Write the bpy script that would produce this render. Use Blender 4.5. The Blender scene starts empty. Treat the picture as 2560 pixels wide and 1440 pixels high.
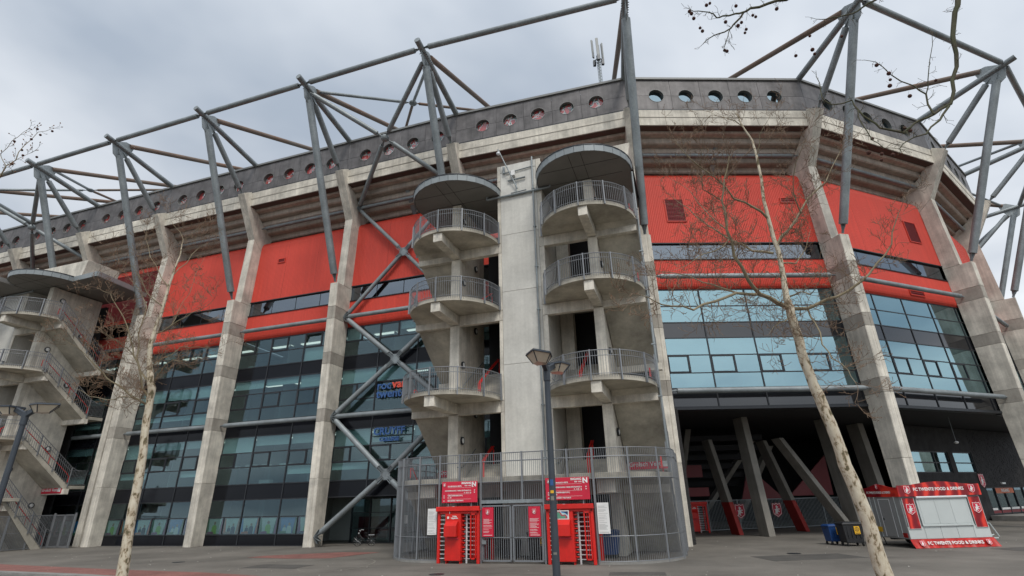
import bpy, bmesh, math, random
from math import sin, cos, pi, radians, hypot, atan2, sqrt
from mathutils import Vector, Matrix
random.seed(7)
SC = bpy.context.scene
COL = SC.collection
# ------------------------------------------------------------------ camera
cam_d = bpy.data.cameras.new('camera')
cam = bpy.data.objects.new('camera', cam_d)
COL.objects.link(cam)
cam_d.sensor_width = 36.0
cam_d.lens = 1308.704 / 2560 * 36.0
cam_d.clip_start = 0.1
cam_d.clip_end = 3000
cam.matrix_world = (Matrix.Translation((0, 0, 2.817)) @ Matrix.Rotation(radians(90 + 22.085), 4, 'X')
                    @ Matrix.Rotation(radians(-1.496), 4, 'Z'))
SC.camera = cam
# ------------------------------------------------------------------ world + sun
SUN_EL, SUN_AZ = radians(53), radians(165)   # azimuth clockwise from +Y
SUNDIR = Vector((sin(SUN_AZ) * cos(SUN_EL), cos(SUN_AZ) * cos(SUN_EL), sin(SUN_EL)))
CLOUD = (2, 2, 8)
W = bpy.data.worlds.new('World')
SC.world = W
W.use_nodes = True
nt = W.node_tree
nt.nodes.clear()
N = nt.nodes.new
L = nt.links.new
out = N('ShaderNodeOutputWorld')
bg = N('ShaderNodeBackground')
bg.inputs['Strength'].default_value = 0.1
sky = N('ShaderNodeTexSky')
sky.sky_type = 'NISHITA'
sky.sun_disc = False
sky.sun_elevation = SUN_EL
sky.sun_rotation = SUN_AZ
tc = N('ShaderNodeTexCoord')
sep = N('ShaderNodeSeparateXYZ')
L(tc.outputs['Generated'], sep.inputs[0])
# project the direction on a cloud layer so that clouds foreshorten towards the horizon
zz = N('ShaderNodeMath'); zz.operation = 'MAXIMUM'; zz.inputs[1].default_value = 0.0
L(sep.outputs[2], zz.inputs[0])
za = N('ShaderNodeMath'); za.operation = 'ADD'; za.inputs[1].default_value = 0.22
L(zz.outputs[0], za.inputs[0])
dx = N('ShaderNodeMath'); dx.operation = 'DIVIDE'; L(sep.outputs[0], dx.inputs[0]); L(za.outputs[0], dx.inputs[1])
dy = N('ShaderNodeMath'); dy.operation = 'DIVIDE'; L(sep.outputs[1], dy.inputs[0]); L(za.outputs[0], dy.inputs[1])
cmb = N('ShaderNodeCombineXYZ'); L(dx.outputs[0], cmb.inputs[0]); L(dy.outputs[0], cmb.inputs[1])
n1 = N('ShaderNodeTexNoise'); n1.inputs['Scale'].default_value = 1.05; n1.inputs['Detail'].default_value = 5
n1.inputs['Roughness'].default_value = 0.5; n1.inputs['Distortion'].default_value = 0.25
mpc = N('ShaderNodeMapping'); mpc.inputs['Location'].default_value = CLOUD; L(cmb.outputs[0], mpc.inputs[0]); L(mpc.outputs[0], n1.inputs['Vector'])
ramp = N('ShaderNodeValToRGB')
ramp.color_ramp.elements[0].position = 0.33
ramp.color_ramp.elements[0].color = (2.6, 3.0, 3.55, 1)
ramp.color_ramp.elements[1].position = 0.66
ramp.color_ramp.elements[1].color = (5.8, 6.0, 6.25, 1)
L(n1.outputs['Fac'], ramp.inputs[0])
# the overcast layer is brighter towards the sun behind the camera
dot = N('ShaderNodeVectorMath'); dot.operation = 'DOT_PRODUCT'
L(tc.outputs['Generated'], dot.inputs[0]); dot.inputs[1].default_value = SUNDIR
mr = N('ShaderNodeMapRange'); mr.inputs['From Min'].default_value = -1; mr.inputs['From Max'].default_value = 1
mr.inputs['To Min'].default_value = 0.88; mr.inputs['To Max'].default_value = 1.75
L(dot.outputs['Value'], mr.inputs[0])
sc1 = N('ShaderNodeVectorMath'); sc1.operation = 'SCALE'
L(ramp.outputs[0], sc1.inputs[0]); L(mr.outputs[0], sc1.inputs['Scale'])
mx = N('ShaderNodeMix'); mx.data_type = 'RGBA'; mx.inputs[0].default_value = 0.93
L(sky.outputs[0], mx.inputs[6]); L(sc1.outputs[0], mx.inputs[7])
L(mx.outputs[2], bg.inputs['Color'])
L(bg.outputs[0], out.inputs['Surface'])
sd = bpy.data.lights.new('sun', 'SUN')
sd.energy = 1.5
sd.angle = radians(14)
sd.color = (1.0, 0.95, 0.88)
so = bpy.data.objects.new('sun', sd)
COL.objects.link(so)
so.rotation_euler = (-SUNDIR).to_track_quat('-Z', 'Y').to_euler()
SC.view_settings.view_transform = 'Standard'
SC.view_settings.look = 'None'
SC.view_settings.exposure = 0.36
SC.view_settings.gamma = 1.0
SC.view_settings.use_curve_mapping = False
try:
    SC.cycles.max_bounces = 7
    SC.cycles.transparent_max_bounces = 12
    SC.cycles.caustics_reflective = False
    SC.cycles.caustics_refractive = False
except Exception:
    pass
# ------------------------------------------------------------------ helpers
class MB:
    def __init__(s):
        s.v = []; s.f = []
    def add(s, vs, fs):
        o = len(s.v); s.v += [tuple(p) for p in vs]; s.f += [tuple(i + o for i in f) for f in fs]; return s
    def poly(s, pts):
        return s.add(pts, [range(len(pts))])
    def hexa(s, p):      # 8 points: bottom 4 then top 4
        return s.add(p, [(3, 2, 1, 0), (4, 5, 6, 7), (0, 1, 5, 4), (1, 2, 6, 5), (2, 3, 7, 6), (3, 0, 4, 7)])
    def box(s, x0, x1, y0, y1, z0, z1, w=None):
        p = [(x0, y0, z0), (x1, y0, z0), (x1, y1, z0), (x0, y1, z0), (x0, y0, z1), (x1, y0, z1), (x1, y1, z1), (x0, y1, z1)]
        if w: p = [w(*q) for q in p]
        return s.hexa(p)
    def prism(s, pts, vec):   # planar polygon swept by vec
        n = len(pts); v = Vector(vec)
        a = [Vector(p) for p in pts]; b = [p + v for p in a]
        return s.add(a + b, [tuple(range(n))[::-1], tuple(range(n, 2 * n))] + [(i, (i + 1) % n, n + (i + 1) % n, n + i) for i in range(n)])
    def loft(s, rings, caps=True, closed=True):
        n = len(rings[0]); fs = []
        for k in range(len(rings) - 1):
            for i in range(n if closed else n - 1):
                j = (i + 1) % n
                fs.append((k * n + i, k * n + j, (k + 1) * n + j, (k + 1) * n + i))
        if caps:
            fs.append(tuple(range(n))[::-1]); m = (len(rings) - 1) * n; fs.append(tuple(range(m, m + n)))
        return s.add([p for r in rings for p in r], fs)
    def tube(s, pts, r, n=10, caps=True):
        P = [Vector(p) for p in pts]
        R = r if isinstance(r, (list, tuple)) else [r] * len(P)
        rings = []
        up = None
        for i, p in enumerate(P):
            d = (P[min(i + 1, len(P) - 1)] - P[max(i - 1, 0)]).normalized()
            if up is None:
                up = Vector((0, 0, 1)) if abs(d.z) < .9 else Vector((1, 0, 0))
            a = d.cross(up).normalized(); b = a.cross(d).normalized(); up = b
            rings.append([p + (a * cos(2 * pi * k / n) + b * sin(2 * pi * k / n)) * R[i] for k in range(n)])
        return s.loft(rings, caps)
    def strut(s, p0, p1, r, n=12, e=.55):    # steel tube with a narrow forked end at both ends
        a = Vector(p0); b = Vector(p1); d = (b - a).normalized()
        s.tube([a + d * e, a + d * (e + .01), b - d * (e + .01), b - d * e], [r * .82, r, r, r * .82], n)
        u = Vector((0, 0, 1)).cross(d)
        u = u.normalized() if u.length > .05 else Vector((1, 0, 0)); v = d.cross(u)
        for q, g in ((a, d), (b, -d)):
            for k in (u, v):
                w_ = r * .75; t = .02
                m = d.cross(k).normalized() * t
                pts = [q + k * w_ * .45, q + g * e * .35 + k * w_ * .45, q + g * (e + .02) + k * w_, q + g * (e + .02) - k * w_, q + g * e * .35 - k * w_ * .45, q - k * w_ * .45]
                s.prism([x - m for x in pts], m * 2)
        return s
    def ball(s, c, r, nu=8, nv=5, sc=(1, 1, 1)):
        rings = []
        for j in range(nv + 1):
            t = pi * (j + .0) / nv; rr = max(sin(t), .02)
            rings.append([(c[0] + r * sc[0] * rr * cos(2 * pi * k / nu), c[1] + r * sc[1] * rr * sin(2 * pi * k / nu), c[2] - r * sc[2] * cos(t)) for k in range(nu)])
        return s.loft(rings)
    def build(s, name, mat, parent=None, smooth=False, kind=None, label=None, cat=None, group=None, bevel=0):
        me = bpy.data.meshes.new(name)
        me.from_pydata(s.v, [], s.f); me.update()
        bm = bmesh.new(); bm.from_mesh(me); bmesh.ops.recalc_face_normals(bm, faces=bm.faces)
        if smooth:
            for f in bm.faces: f.smooth = True
            for e in bm.edges:
                if len(e.link_faces) == 2 and e.calc_face_angle(0) > .7: e.smooth = False
        bm.to_mesh(me); bm.free()
        me.materials.append(mat)
        o = bpy.data.objects.new(name, me); COL.objects.link(o)
        if parent: o.parent = parent
        if bevel:
            m = o.modifiers.new('bevel', 'BEVEL'); m.width = bevel; m.segments = 1; m.limit_method = 'ANGLE'; m.angle_limit = radians(40)
        return tag(o, label, cat, group, kind)
def tag(o, label=None, cat=None, group=None, kind=None):
    if label: o['label'] = label
    if cat: o['category'] = cat
    if group: o['group'] = group
    if kind: o['kind'] = kind
    return o
def thing(name, label, cat, loc=(0, 0, 0), rz=0, group=None):
    o = bpy.data.objects.new(name, None); COL.objects.link(o)
    o.location = loc; o.rotation_euler = (0, 0, rz); o.empty_display_size = .3
    return tag(o, label, cat, group)
def kids(o):
    return [c for c in bpy.data.objects if c.parent == o]
def copy_thing(o, label=None):
    idx = {}
    for c in bpy.data.objects:
        if c.parent: idx.setdefault(c.parent, []).append(c)
    def rec(x, par):
        c = x.copy(); COL.objects.link(c); c.parent = par
        for k in idx.get(x, []): rec(k, c)
        return c
    r = rec(o, None)
    if label: r['label'] = label
    return r
def inst(src, name, parent, loc, scale=(1, 1, 1), rot=(0, 0, 0), mat=None):
    o = bpy.data.objects.new(name, src); COL.objects.link(o); o.parent = parent
    o.location = loc; o.scale = scale; o.rotation_euler = rot
    return o
def box_mesh(name, mat):
    m = MB().box(0, 1, 0, 1, 0, 1); me = bpy.data.meshes.new(name); me.from_pydata(m.v, [], m.f); me.update(); me.materials.append(mat); return me
def text(body, size, mat, parent, M, name='lettering', ext=.004, bold=0.0, align='CENTER', sx=1.0):
    cu = bpy.data.curves.new(name, 'FONT'); cu.body = body; cu.size = size; cu.extrude = ext; cu.offset = bold
    cu.align_x = align; cu.align_y = 'CENTER'; cu.resolution_u = 2
    t = bpy.data.objects.new('tmp', cu); COL.objects.link(t)
    bpy.context.view_layer.update()
    me = bpy.data.meshes.new_from_object(t.evaluated_get(bpy.context.evaluated_depsgraph_get()))
    bpy.data.objects.remove(t); bpy.data.curves.remove(cu)
    me.transform(Matrix.Diagonal((sx, 1, 1, 1)))
    me.transform(M); me.materials.clear(); me.materials.append(mat)
    o = bpy.data.objects.new(name, me); COL.objects.link(o); o.parent = parent
    return o
def facing(x, y, z, rz=0, tilt=0):   # text frame: reads along +x, faces -y
    return Matrix.Translation((x, y, z)) @ Matrix.Rotation(rz, 4, 'Z') @ Matrix.Rotation(radians(90) + tilt, 4, 'X')
# ------------------------------------------------------------------ materials
def mat(name, base, rough=.8, metal=0., var=0., scale=1.5, bump=0., bscale=20., streak=0., spec=.5, dark=None, obj=True, grain=0.):
    m = bpy.data.materials.new(name); m.use_nodes = True
    nt = m.node_tree; b = nt.nodes['Principled BSDF']
    b.inputs['Base Color'].default_value = (*base, 1)
    b.inputs['Roughness'].default_value = rough; b.inputs['Metallic'].default_value = metal
    b.inputs['Specular IOR Level'].default_value = spec
    N = nt.nodes.new; L = nt.links.new
    if var or streak or grain:
        tc = N('ShaderNodeTexCoord'); src = tc.outputs['Object']
        oi = N('ShaderNodeObjectInfo')
        ad = N('ShaderNodeVectorMath'); ad.operation = 'ADD'
        ml = N('ShaderNodeMath'); ml.operation = 'MULTIPLY'; ml.inputs[1].default_value = 37.
        L(oi.outputs['Random'], ml.inputs[0]); L(src, ad.inputs[0]); L(ml.outputs[0], ad.inputs[1]); src = ad.outputs[0]
        fac = None
        def noise(sc, det, vec, lo, hi, ro=.6):
            n = N('ShaderNodeTexNoise'); n.inputs['Scale'].default_value = sc; n.inputs['Detail'].default_value = det; n.inputs['Roughness'].default_value = ro
            L(vec, n.inputs['Vector'])
            r = N('ShaderNodeMapRange'); r.inputs[1].default_value = .3; r.inputs[2].default_value = .7; r.inputs[3].default_value = lo; r.inputs[4].default_value = hi
            L(n.outputs['Fac'], r.inputs[0]); return r.outputs[0]
        vals = []
        if var: vals.append(noise(scale, 6, src, 1 - var, 1 + var * .6))
        if grain: vals.append(noise(scale * 14, 4, src, 1 - grain, 1 + grain))
        if streak:
            mp = N('ShaderNodeMapping'); mp.inputs['Scale'].default_value = (3.2, 3.2, .12); L(src, mp.inputs[0])
            vals.append(noise(1.0, 5, mp.outputs[0], 1 - streak, 1 + streak * .35, .7))
        cur = vals[0]
        for v in vals[1:]:
            k = N('ShaderNodeMath'); k.operation = 'MULTIPLY'; L(cur, k.inputs[0]); L(v, k.inputs[1]); cur = k.outputs[0]
        orr = N('ShaderNodeMapRange'); orr.inputs[3].default_value = .93; orr.inputs[4].default_value = 1.05; L(oi.outputs['Random'], orr.inputs[0])
        k = N('ShaderNodeMath'); k.operation = 'MULTIPLY'; L(cur, k.inputs[0]); L(orr.outputs[0], k.inputs[1]); cur = k.outputs[0]
        s = N('ShaderNodeVectorMath'); s.operation = 'SCALE'; s.inputs[0].default_value = base; L(cur, s.inputs['Scale'])
        col = s.outputs[0]
        if dark:
            f = noise(scale * .6, 8, src, 0, 1, .7)
            mx = N('ShaderNodeMix'); mx.data_type = 'RGBA'; L(f, mx.inputs[0]); L(col, mx.inputs[6]); mx.inputs[7].default_value = (*dark, 1); col = mx.outputs[2]
        L(col, b.inputs['Base Color'])
        if bump:
            n = N('ShaderNodeTexNoise'); n.inputs['Scale'].default_value = bscale; n.inputs['Detail'].default_value = 5; L(src, n.inputs['Vector'])
            bp = N('ShaderNodeBump'); bp.inputs['Strength'].default_value = bump; bp.inputs['Distance'].default_value = .02
            L(n.outputs['Fac'], bp.inputs['Height']); L(bp.outputs[0], b.inputs['Normal'])
    return m
M = {}
M['conc'] = mat('concrete', (.68, .64, .555), .9, var=.36, scale=.7, bump=.35, bscale=14, streak=.26, grain=.07)
M['conc_band'] = mat('concrete_joint_band', (.40, .37, .32), .9, var=.25, scale=1.1, bump=.3, streak=.15, grain=.07)
M['conc_slab'] = mat('concrete_cast_slab', (.46, .43, .36), .92, var=.45, scale=.55, bump=.3, bscale=9, grain=.06, streak=.12)
M['conc_step'] = mat('concrete_stand_step', (.47, .40, .34), .9, var=.25, scale=.8, streak=.3, grain=.06)
M['conc_pier'] = mat('concrete_pier', (.58, .57, .525), .9, var=.18, scale=.5, bump=.25, bscale=6, streak=.1, grain=.05)
M['zinc'] = mat('dark_fascia_panel', (.145, .137, .137), .5, metal=.2, var=.45, scale=.9, streak=.3, grain=.05)
M['coping'] = mat('grey_coping', (.20, .205, .20), .55, metal=.3, var=.1)
M['steel'] = mat('galvanised_steel', (.255, .285, .295), .5, metal=.25, var=.3, scale=.6, grain=.12, streak=.15)
M['steel_lt'] = mat('galvanised_rail', (.21, .222, .235), .5, metal=.3, var=.12, scale=2)
M['steel_br'] = mat('weathered_brown_tube', (.19, .105, .065), .7, metal=.1, var=.4, scale=.5, dark=(.16, .14, .12), grain=.1)
M['red'] = mat('red_corrugated_cladding', (.60, .053, .029), .55, var=.07, scale=.35, streak=.12)
M['red_dk'] = mat('dark_red_louvre', (.20, .02, .025), .5, var=.1)
M['spandrel'] = mat('black_glass_spandrel', (.010, .011, .014), .1, var=.3, scale=.3, spec=.16)
M['spandrel_hi'] = mat('coated_glass_spandrel', (.014, .015, .018), .06, var=.3, scale=.3, spec=.95)
M['frame'] = mat('dark_window_frame', (.028, .031, .036), .45, metal=.3, var=.1)
M['blind'] = mat('pale_blind', (.75, .86, .82), .85, var=.12, scale=.6)
M['inner'] = mat('interior_wall', (.42, .44, .42), .9, var=.3, scale=.4)
M['inner_lt'] = mat('interior_furniture', (.6, .62, .58), .8, var=.2, scale=1)
M['dark'] = mat('dark_recess', (.012, .012, .013), .8, var=.2)  # near-black: shade of deep openings put into the colour, also used on seams
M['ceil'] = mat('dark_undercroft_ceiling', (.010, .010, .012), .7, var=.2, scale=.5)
M['undercr'] = mat('undercroft_concrete', (.27, .255, .225), .9, var=.25, scale=.6, streak=.2)
M['white'] = mat('white_paint', (.75, .75, .73), .5, var=.08)
M['tred'] = mat('turnstile_red_paint', (.66, .016, .010), .42, var=.14, scale=2.5, streak=.12, grain=.05)
M['sred'] = mat('sign_crimson', (.58, .014, .045), .45, var=.05)
M['blue'] = mat('blue_letters', (.025, .09, .26), .4, var=.05)
M['orange'] = mat('orange_letters', (.75, .08, .04), .4, var=.05)
M['black'] = mat('black_plastic', (.018, .019, .021), .5, var=.2)
M['bluebin'] = mat('blue_plastic', (.012, .05, .17), .45, var=.12)
M['yellow'] = mat('yellow_sticker', (.75, .42, .02), .5, var=.05)
M['rubber'] = mat('rubber', (.02, .02, .02), .8, var=.1)
M['kiosk'] = mat('kiosk_panel', (.52, .56, .55), .35, var=.05, scale=.8)
M['kiosk_grey'] = mat('kiosk_side', (.27, .275, .275), .45, var=.08, scale=.8)
M['alu'] = mat('aluminium', (.66, .67, .68), .35, metal=.15, var=.05)
M['lampmetal'] = mat('anthracite_lamp_metal', (.045, .055, .068), .45, metal=.2, var=.15, scale=3)
M['lampglass'] = mat('lamp_diffuser', (.62, .54, .42), .25, var=.15, scale=3)
M['brick'] = mat('dark_brick', (.035, .034, .035), .9, var=.5, scale=1.5, grain=.3, bump=.5, bscale=30)
M['pave_grey'] = mat('kerb_concrete', (.24, .235, .22), .9, var=.2, grain=.1)
M['twig'] = mat('twig_bark', (.19, .13, .085), .9, var=.3, scale=2)
M['twig_br'] = mat('brown_bud', (.20, .10, .05), .9, var=.3, scale=4)
M['seed'] = mat('plane_seed_ball', (.075, .028, .02), .95, var=.4, scale=30, bump=.6, bscale=120)
M['antenna'] = mat('antenna_panel', (.30, .31, .30), .5, var=.08)
M['canopy'] = mat('canopy_soffit', (.19, .185, .175), .7, var=.12, scale=.7)
M['rim'] = mat('canopy_rim_metal', (.27, .30, .31), .5, metal=.15, var=.1)
def emit(name, col, s):
    m = bpy.data.materials.new(name); m.use_nodes = True; b = m.node_tree.nodes['Principled BSDF']
    b.inputs['Base Color'].default_value = (*col, 1); b.inputs['Emission Color'].default_value = (*col, 1); b.inputs['Emission Strength'].default_value = s
    return m
M['tube_light'] = emit('lit_ceiling_lamp', (1, .95, .85), 1.1)
def glass(name, tint, refl, rtint=(.86, .95, .97)):
    m = bpy.data.materials.new(name); m.use_nodes = True; nt = m.node_tree; nt.nodes.clear(); N = nt.nodes.new; L = nt.links.new
    o = N('ShaderNodeOutputMaterial'); mx = N('ShaderNodeMixShader'); tr = N('ShaderNodeBsdfTransparent'); gl = N('ShaderNodeBsdfGlossy')
    tr.inputs[0].default_value = (*tint, 1); gl.inputs[0].default_value = (*rtint, 1); gl.inputs['Roughness'].default_value = .015
    lw = N('ShaderNodeLayerWeight'); lw.inputs[0].default_value = .5; pw = N('ShaderNodeMath'); pw.operation = 'POWER'; pw.inputs[1].default_value = 3.5; L(lw.outputs['Facing'], pw.inputs[0])
    mr = N('ShaderNodeMapRange'); mr.inputs[3].default_value = refl; mr.inputs[4].default_value = 1.0
    L(pw.outputs[0], mr.inputs[0]); L(mr.outputs[0], mx.inputs[0]); L(tr.outputs[0], mx.inputs[1]); L(gl.outputs[0], mx.inputs[2]); L(mx.outputs[0], o.inputs[0])
    tc = N('ShaderNodeTexCoord'); n = N('ShaderNodeTexNoise'); n.inputs['Scale'].default_value = 1.3; n.inputs['Detail'].default_value = 2
    L(tc.outputs['Object'], n.inputs['Vector']); bp = N('ShaderNodeBump'); bp.inputs['Strength'].default_value = .012; bp.inputs['Distance'].default_value = .05
    L(n.outputs['Fac'], bp.inputs['Height']); L(bp.outputs[0], gl.inputs['Normal'])
    return m
M['glass'] = glass('window_glass', (.62, .72, .73), .085, (.70, .86, .92))
M['glass_hi'] = glass('coated_window_glass', (.26, .44, .47), .46, (.54, .77, .83))
M['glass_clear'] = glass('porthole_clear_glass', (.92, .94, .94), .10, (.6, .7, .75))
M['glass_port'] = glass('porthole_glass', (.2, .26, .28), .6, (.42, .55, .62))
M['glass_strip'] = glass('strip_window_glass', (.22, .24, .27), .28, (.62, .70, .78))
def bark():
    m = bpy.data.materials.new('plane_tree_bark'); m.use_nodes = True; nt = m.node_tree; b = nt.nodes['Principled BSDF']; N = nt.nodes.new; L = nt.links.new
    b.inputs['Roughness'].default_value = .85
    tc = N('ShaderNodeTexCoord'); mp = N('ShaderNodeMapping'); mp.inputs['Scale'].default_value = (1, 1, .5); L(tc.outputs['Object'], mp.inputs[0])
    n = N('ShaderNodeTexNoise'); n.inputs['Scale'].default_value = 9; n.inputs['Detail'].default_value = 8; n.inputs['Roughness'].default_value = .68; n.inputs['Distortion'].default_value = .35
    L(mp.outputs[0], n.inputs['Vector'])
    r = N('ShaderNodeValToRGB'); r.color_ramp.interpolation = 'LINEAR'; e = r.color_ramp.elements
    e[0].position = .30; e[0].color = (.075, .062, .032, 1); e[1].position = .425; e[1].color = (.14, .115, .06, 1)
    for p, c in ((.445, (.34, .26, .18, 1)), (.50, (.50, .44, .33, 1)), (.7, (.60, .55, .44, 1))):
        k = e.new(p); k.color = c
    L(n.outputs['Fac'], r.inputs[0]); L(r.outputs[0], b.inputs['Base Color'])
    bp = N('ShaderNodeBump'); bp.inputs['Strength'].default_value = .5; bp.inputs['Distance'].default_value = .03; L(n.outputs['Fac'], bp.inputs['Height']); L(bp.outputs[0], b.inputs['Normal'])
    return m
M['bark'] = bark()
M['limb'] = mat('limb_bark', (.29, .245, .165), .9, var=.35, scale=3, dark=(.19, .155, .09), bump=.3)
def banner():
    m = bpy.data.materials.new('red_swirl_banner'); m.use_nodes = True; nt = m.node_tree; b = nt.nodes['Principled BSDF']; N = nt.nodes.new; L = nt.links.new
    b.inputs['Roughness'].default_value = .35
    tc = N('ShaderNodeTexCoord'); n = N('ShaderNodeTexWave'); n.inputs['Scale'].default_value = .55; n.inputs['Distortion'].default_value = 7; n.inputs['Detail'].default_value = 3
    L(tc.outputs['Object'], n.inputs['Vector'])
    r = N('ShaderNodeValToRGB'); e = r.color_ramp.elements; e[0].position = .2; e[0].color = (.20, .006, .012, 1); e[1].position = .95; e[1].color = (.72, .045, .025, 1)
    k = e.new(.7); k.color = (.36, .010, .015, 1)
    L(n.outputs['Fac'], r.inputs[0]); L(r.outputs[0], b.inputs['Base Color'])
    return m
M['banner'] = banner()
def picture(name, cols, seed):
    m = bpy.data.materials.new(name); m.use_nodes = True; nt = m.node_tree; b = nt.nodes['Principled BSDF']; N = nt.nodes.new; L = nt.links.new
    tc = N('ShaderNodeTexCoord'); oi = N('ShaderNodeObjectInfo'); ad = N('ShaderNodeVectorMath'); ad.operation = 'ADD'
    k = N('ShaderNodeMath'); k.operation = 'MULTIPLY'; k.inputs[1].default_value = 91; L(oi.outputs['Random'], k.inputs[0]); L(tc.outputs['Object'], ad.inputs[0]); L(k.outputs[0], ad.inputs[1])
    n = N('ShaderNodeTexNoise'); n.inputs['Scale'].default_value = 1.8; n.inputs['Detail'].default_value = 2.5; L(ad.outputs[0], n.inputs['Vector'])
    r = N('ShaderNodeValToRGB'); r.color_ramp.interpolation = 'CONSTANT'; e = r.color_ramp.elements
    e[0].position = 0; e[0].color = (*cols[0], 1); e[1].position = .425; e[1].color = (*cols[1], 1)
    for i, c in enumerate(cols[2:]):
        q = e.new(.46 + i * .05); q.color = (*c, 1)
    L(n.outputs['Fac'], r.inputs[0]); L(r.outputs[0], b.inputs['Base Color']); b.inputs['Roughness'].default_value = .4
    return m
PIC = [picture('poster_print_green', [(.05, .12, .05), (.30, .55, .12), (.55, .62, .55), (.25, .04, .12), (.4, .5, .4)], 1),
       picture('poster_print_red', [(.1, .1, .12), (.45, .08, .04), (.42, .55, .5), (.6, .65, .6), (.12, .1, .1)], 2),
       picture('poster_print_blue', [(.02, .03, .09), (.05, .25, .5), (.45, .6, .6), (.4, .05, .08), (.1, .3, .2)], 3)]
M['porthole_red'] = picture('porthole_graphic', [(.55, .07, .06), (.60, .10, .09), (.75, .7, .68), (.06, .14, .12), (.55, .08, .08)], 4)
# ------------------------------------------------------------------ frames of the plan
TH = -0.3130
P3x, P3y = -15.457, 42.264
SP_ = 11.388
TX, TY = cos(TH), sin(TH)
NX, NY = sin(TH), -cos(TH)          # outward normal of the long side
def LF(s, d, z):                    # long-side frame: along the row, outward, up
    return (P3x + TX * s + NX * d, P3y + TY * s + NY * d, z)
FEET = {}
for i in range(-3, 5):
    FEET[i] = ((P3x + TX * SP_ * (i - 3), P3y + TY * SP_ * (i - 3)), TH - pi / 2)
FEET[5] = ((10.003, 34.838), -1.731)
FEET[6] = ((25.098, 35.506), -1.364)
FEET[7] = ((39.539, 41.378), -1.013)
FEET[8] = ((51.517, 50.90), radians(-43.5))
FEET[9] = ((60.3, 63.4), radians(-26.5))
FEET[10] = ((65.0, 78.0), radians(-18))
def CF(i):
    (x, y), a = FEET[i]; nx, ny = cos(a), sin(a)
    return lambda s, d, z: (x - ny * s + nx * d, y + nx * s + ny * d, z)
def bay_axes(i):
    (ax, ay), _ = FEET[i]; (bx, by), _ = FEET[i + 1]
    Ln = hypot(bx - ax, by - ay); tx, ty = (bx - ax) / Ln, (by - ay) / Ln
    return ax, ay, tx, ty, Ln
def BF(i):
    ax, ay, tx, ty, Ln = bay_axes(i)
    return lambda s, d, z: (ax + tx * s + ty * d, ay + ty * s - tx * d, z)
# ------------------------------------------------------------------ ground
def ground_mat():
    m = bpy.data.materials.new('asphalt'); m.use_nodes = True; nt = m.node_tree; b = nt.nodes['Principled BSDF']; N = nt.nodes.new; L = nt.links.new
    tc = N('ShaderNodeTexCoord'); b.inputs['Roughness'].default_value = .85
    a = N('ShaderNodeTexNoise'); a.inputs['Scale'].default_value = .22; a.inputs['Detail'].default_value = 12; a.inputs['Roughness'].default_value = .62; L(tc.outputs['Object'], a.inputs[0])
    r = N('ShaderNodeValToRGB'); e = r.color_ramp.elements; e[0].position = .3; e[0].color = (.092, .085, .073, 1); e[1].position = .7; e[1].color = (.20, .184, .160, 1); L(a.outputs['Fac'], r.inputs[0])
    f = N('ShaderNodeTexNoise'); f.inputs['Scale'].default_value = 26; f.inputs['Detail'].default_value = 4; L(tc.outputs['Object'], f.inputs[0])
    mr = N('ShaderNodeMapRange'); mr.inputs[1].default_value = .25; mr.inputs[2].default_value = .75; mr.inputs[3].default_value = .72; mr.inputs[4].default_value = 1.25; L(f.outputs['Fac'], mr.inputs[0])
    s = N('ShaderNodeVectorMath'); s.operation = 'SCALE'; L(r.outputs[0], s.inputs[0]); L(mr.outputs[0], s.inputs['Scale'])
    L(s.outputs[0], b.inputs['Base Color'])
    bp = N('ShaderNodeBump'); bp.inputs['Strength'].default_value = .4; bp.inputs['Distance'].default_value = .02; L(f.outputs['Fac'], bp.inputs['Height']); L(bp.outputs[0], b.inputs['Normal'])
    return m
M['asphalt'] = ground_mat()
M['redpave'] = mat('red_brick_paving', (.24, .105, .088), .85, var=.25, scale=.8, grain=.25, bump=.3, bscale=30)
M['patch'] = mat('darker_asphalt_patch', (.085, .080, .072), .85, var=.25, grain=.25)
M['line'] = mat('pale_joint_line', (.20, .185, .16), .85, var=.2)
MB().poly([(-900, -600, 0), (900, -600, 0), (900, 1500, 0), (-900, 1500, 0)]).build('ground', M['asphalt'], kind='structure')
def strip(pts_a, pts_b, z0, z1):
    n = len(pts_a); m = MB()
    for i in range(n - 1):
        a, b, c, d = pts_a[i], pts_a[i + 1], pts_b[i + 1], pts_b[i]
        m.hexa([(*a, z0), (*b, z0), (*c, z0), (*d, z0), (*a, z1), (*b, z1), (*c, z1), (*d, z1)])
    return m
far = [(-60, 50.5), (-40, 40.2), (-30.7, 34.9), (-21, 30.4), (-14.7, 27.8), (-11.6, 26.1), (-5, 21.5), (2, 15), (6, 9)]
near = [(-62, 46.5), (-42, 36.5), (-27.6, 30.6), (-20.4, 27.7), (-14.9, 24.9), (-12.0, 22.9), (-6.5, 18.4), (0, 11.6), (3.5, 6)]
strip(near, far, -.05, .012).build('red_path', M['redpave'], kind='structure')
kb = [(x * .985 - .25, y - .55) for x, y in near]
strip(kb, near, -.05, .10).build('kerb', M['pave_grey'], kind='structure')
gr2 = [(x, y - 7) for x, y in kb]
strip(gr2, kb, -.05, .008).build('pavement', mat('grey_paving', (.12, .115, .105), .9, var=.2, grain=.2), kind='structure')
MB().prism([(-16.4, 35.3, .004), (-13.4, 33.9, .004), (-10.9, 33.5, .004), (-8.7, 36.6, .004), (-11.5, 37.4, .004), (-15.8, 36.2, .004)], (0, 0, .006)).build('red_paving_patch', M['redpave'], kind='structure')
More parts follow.
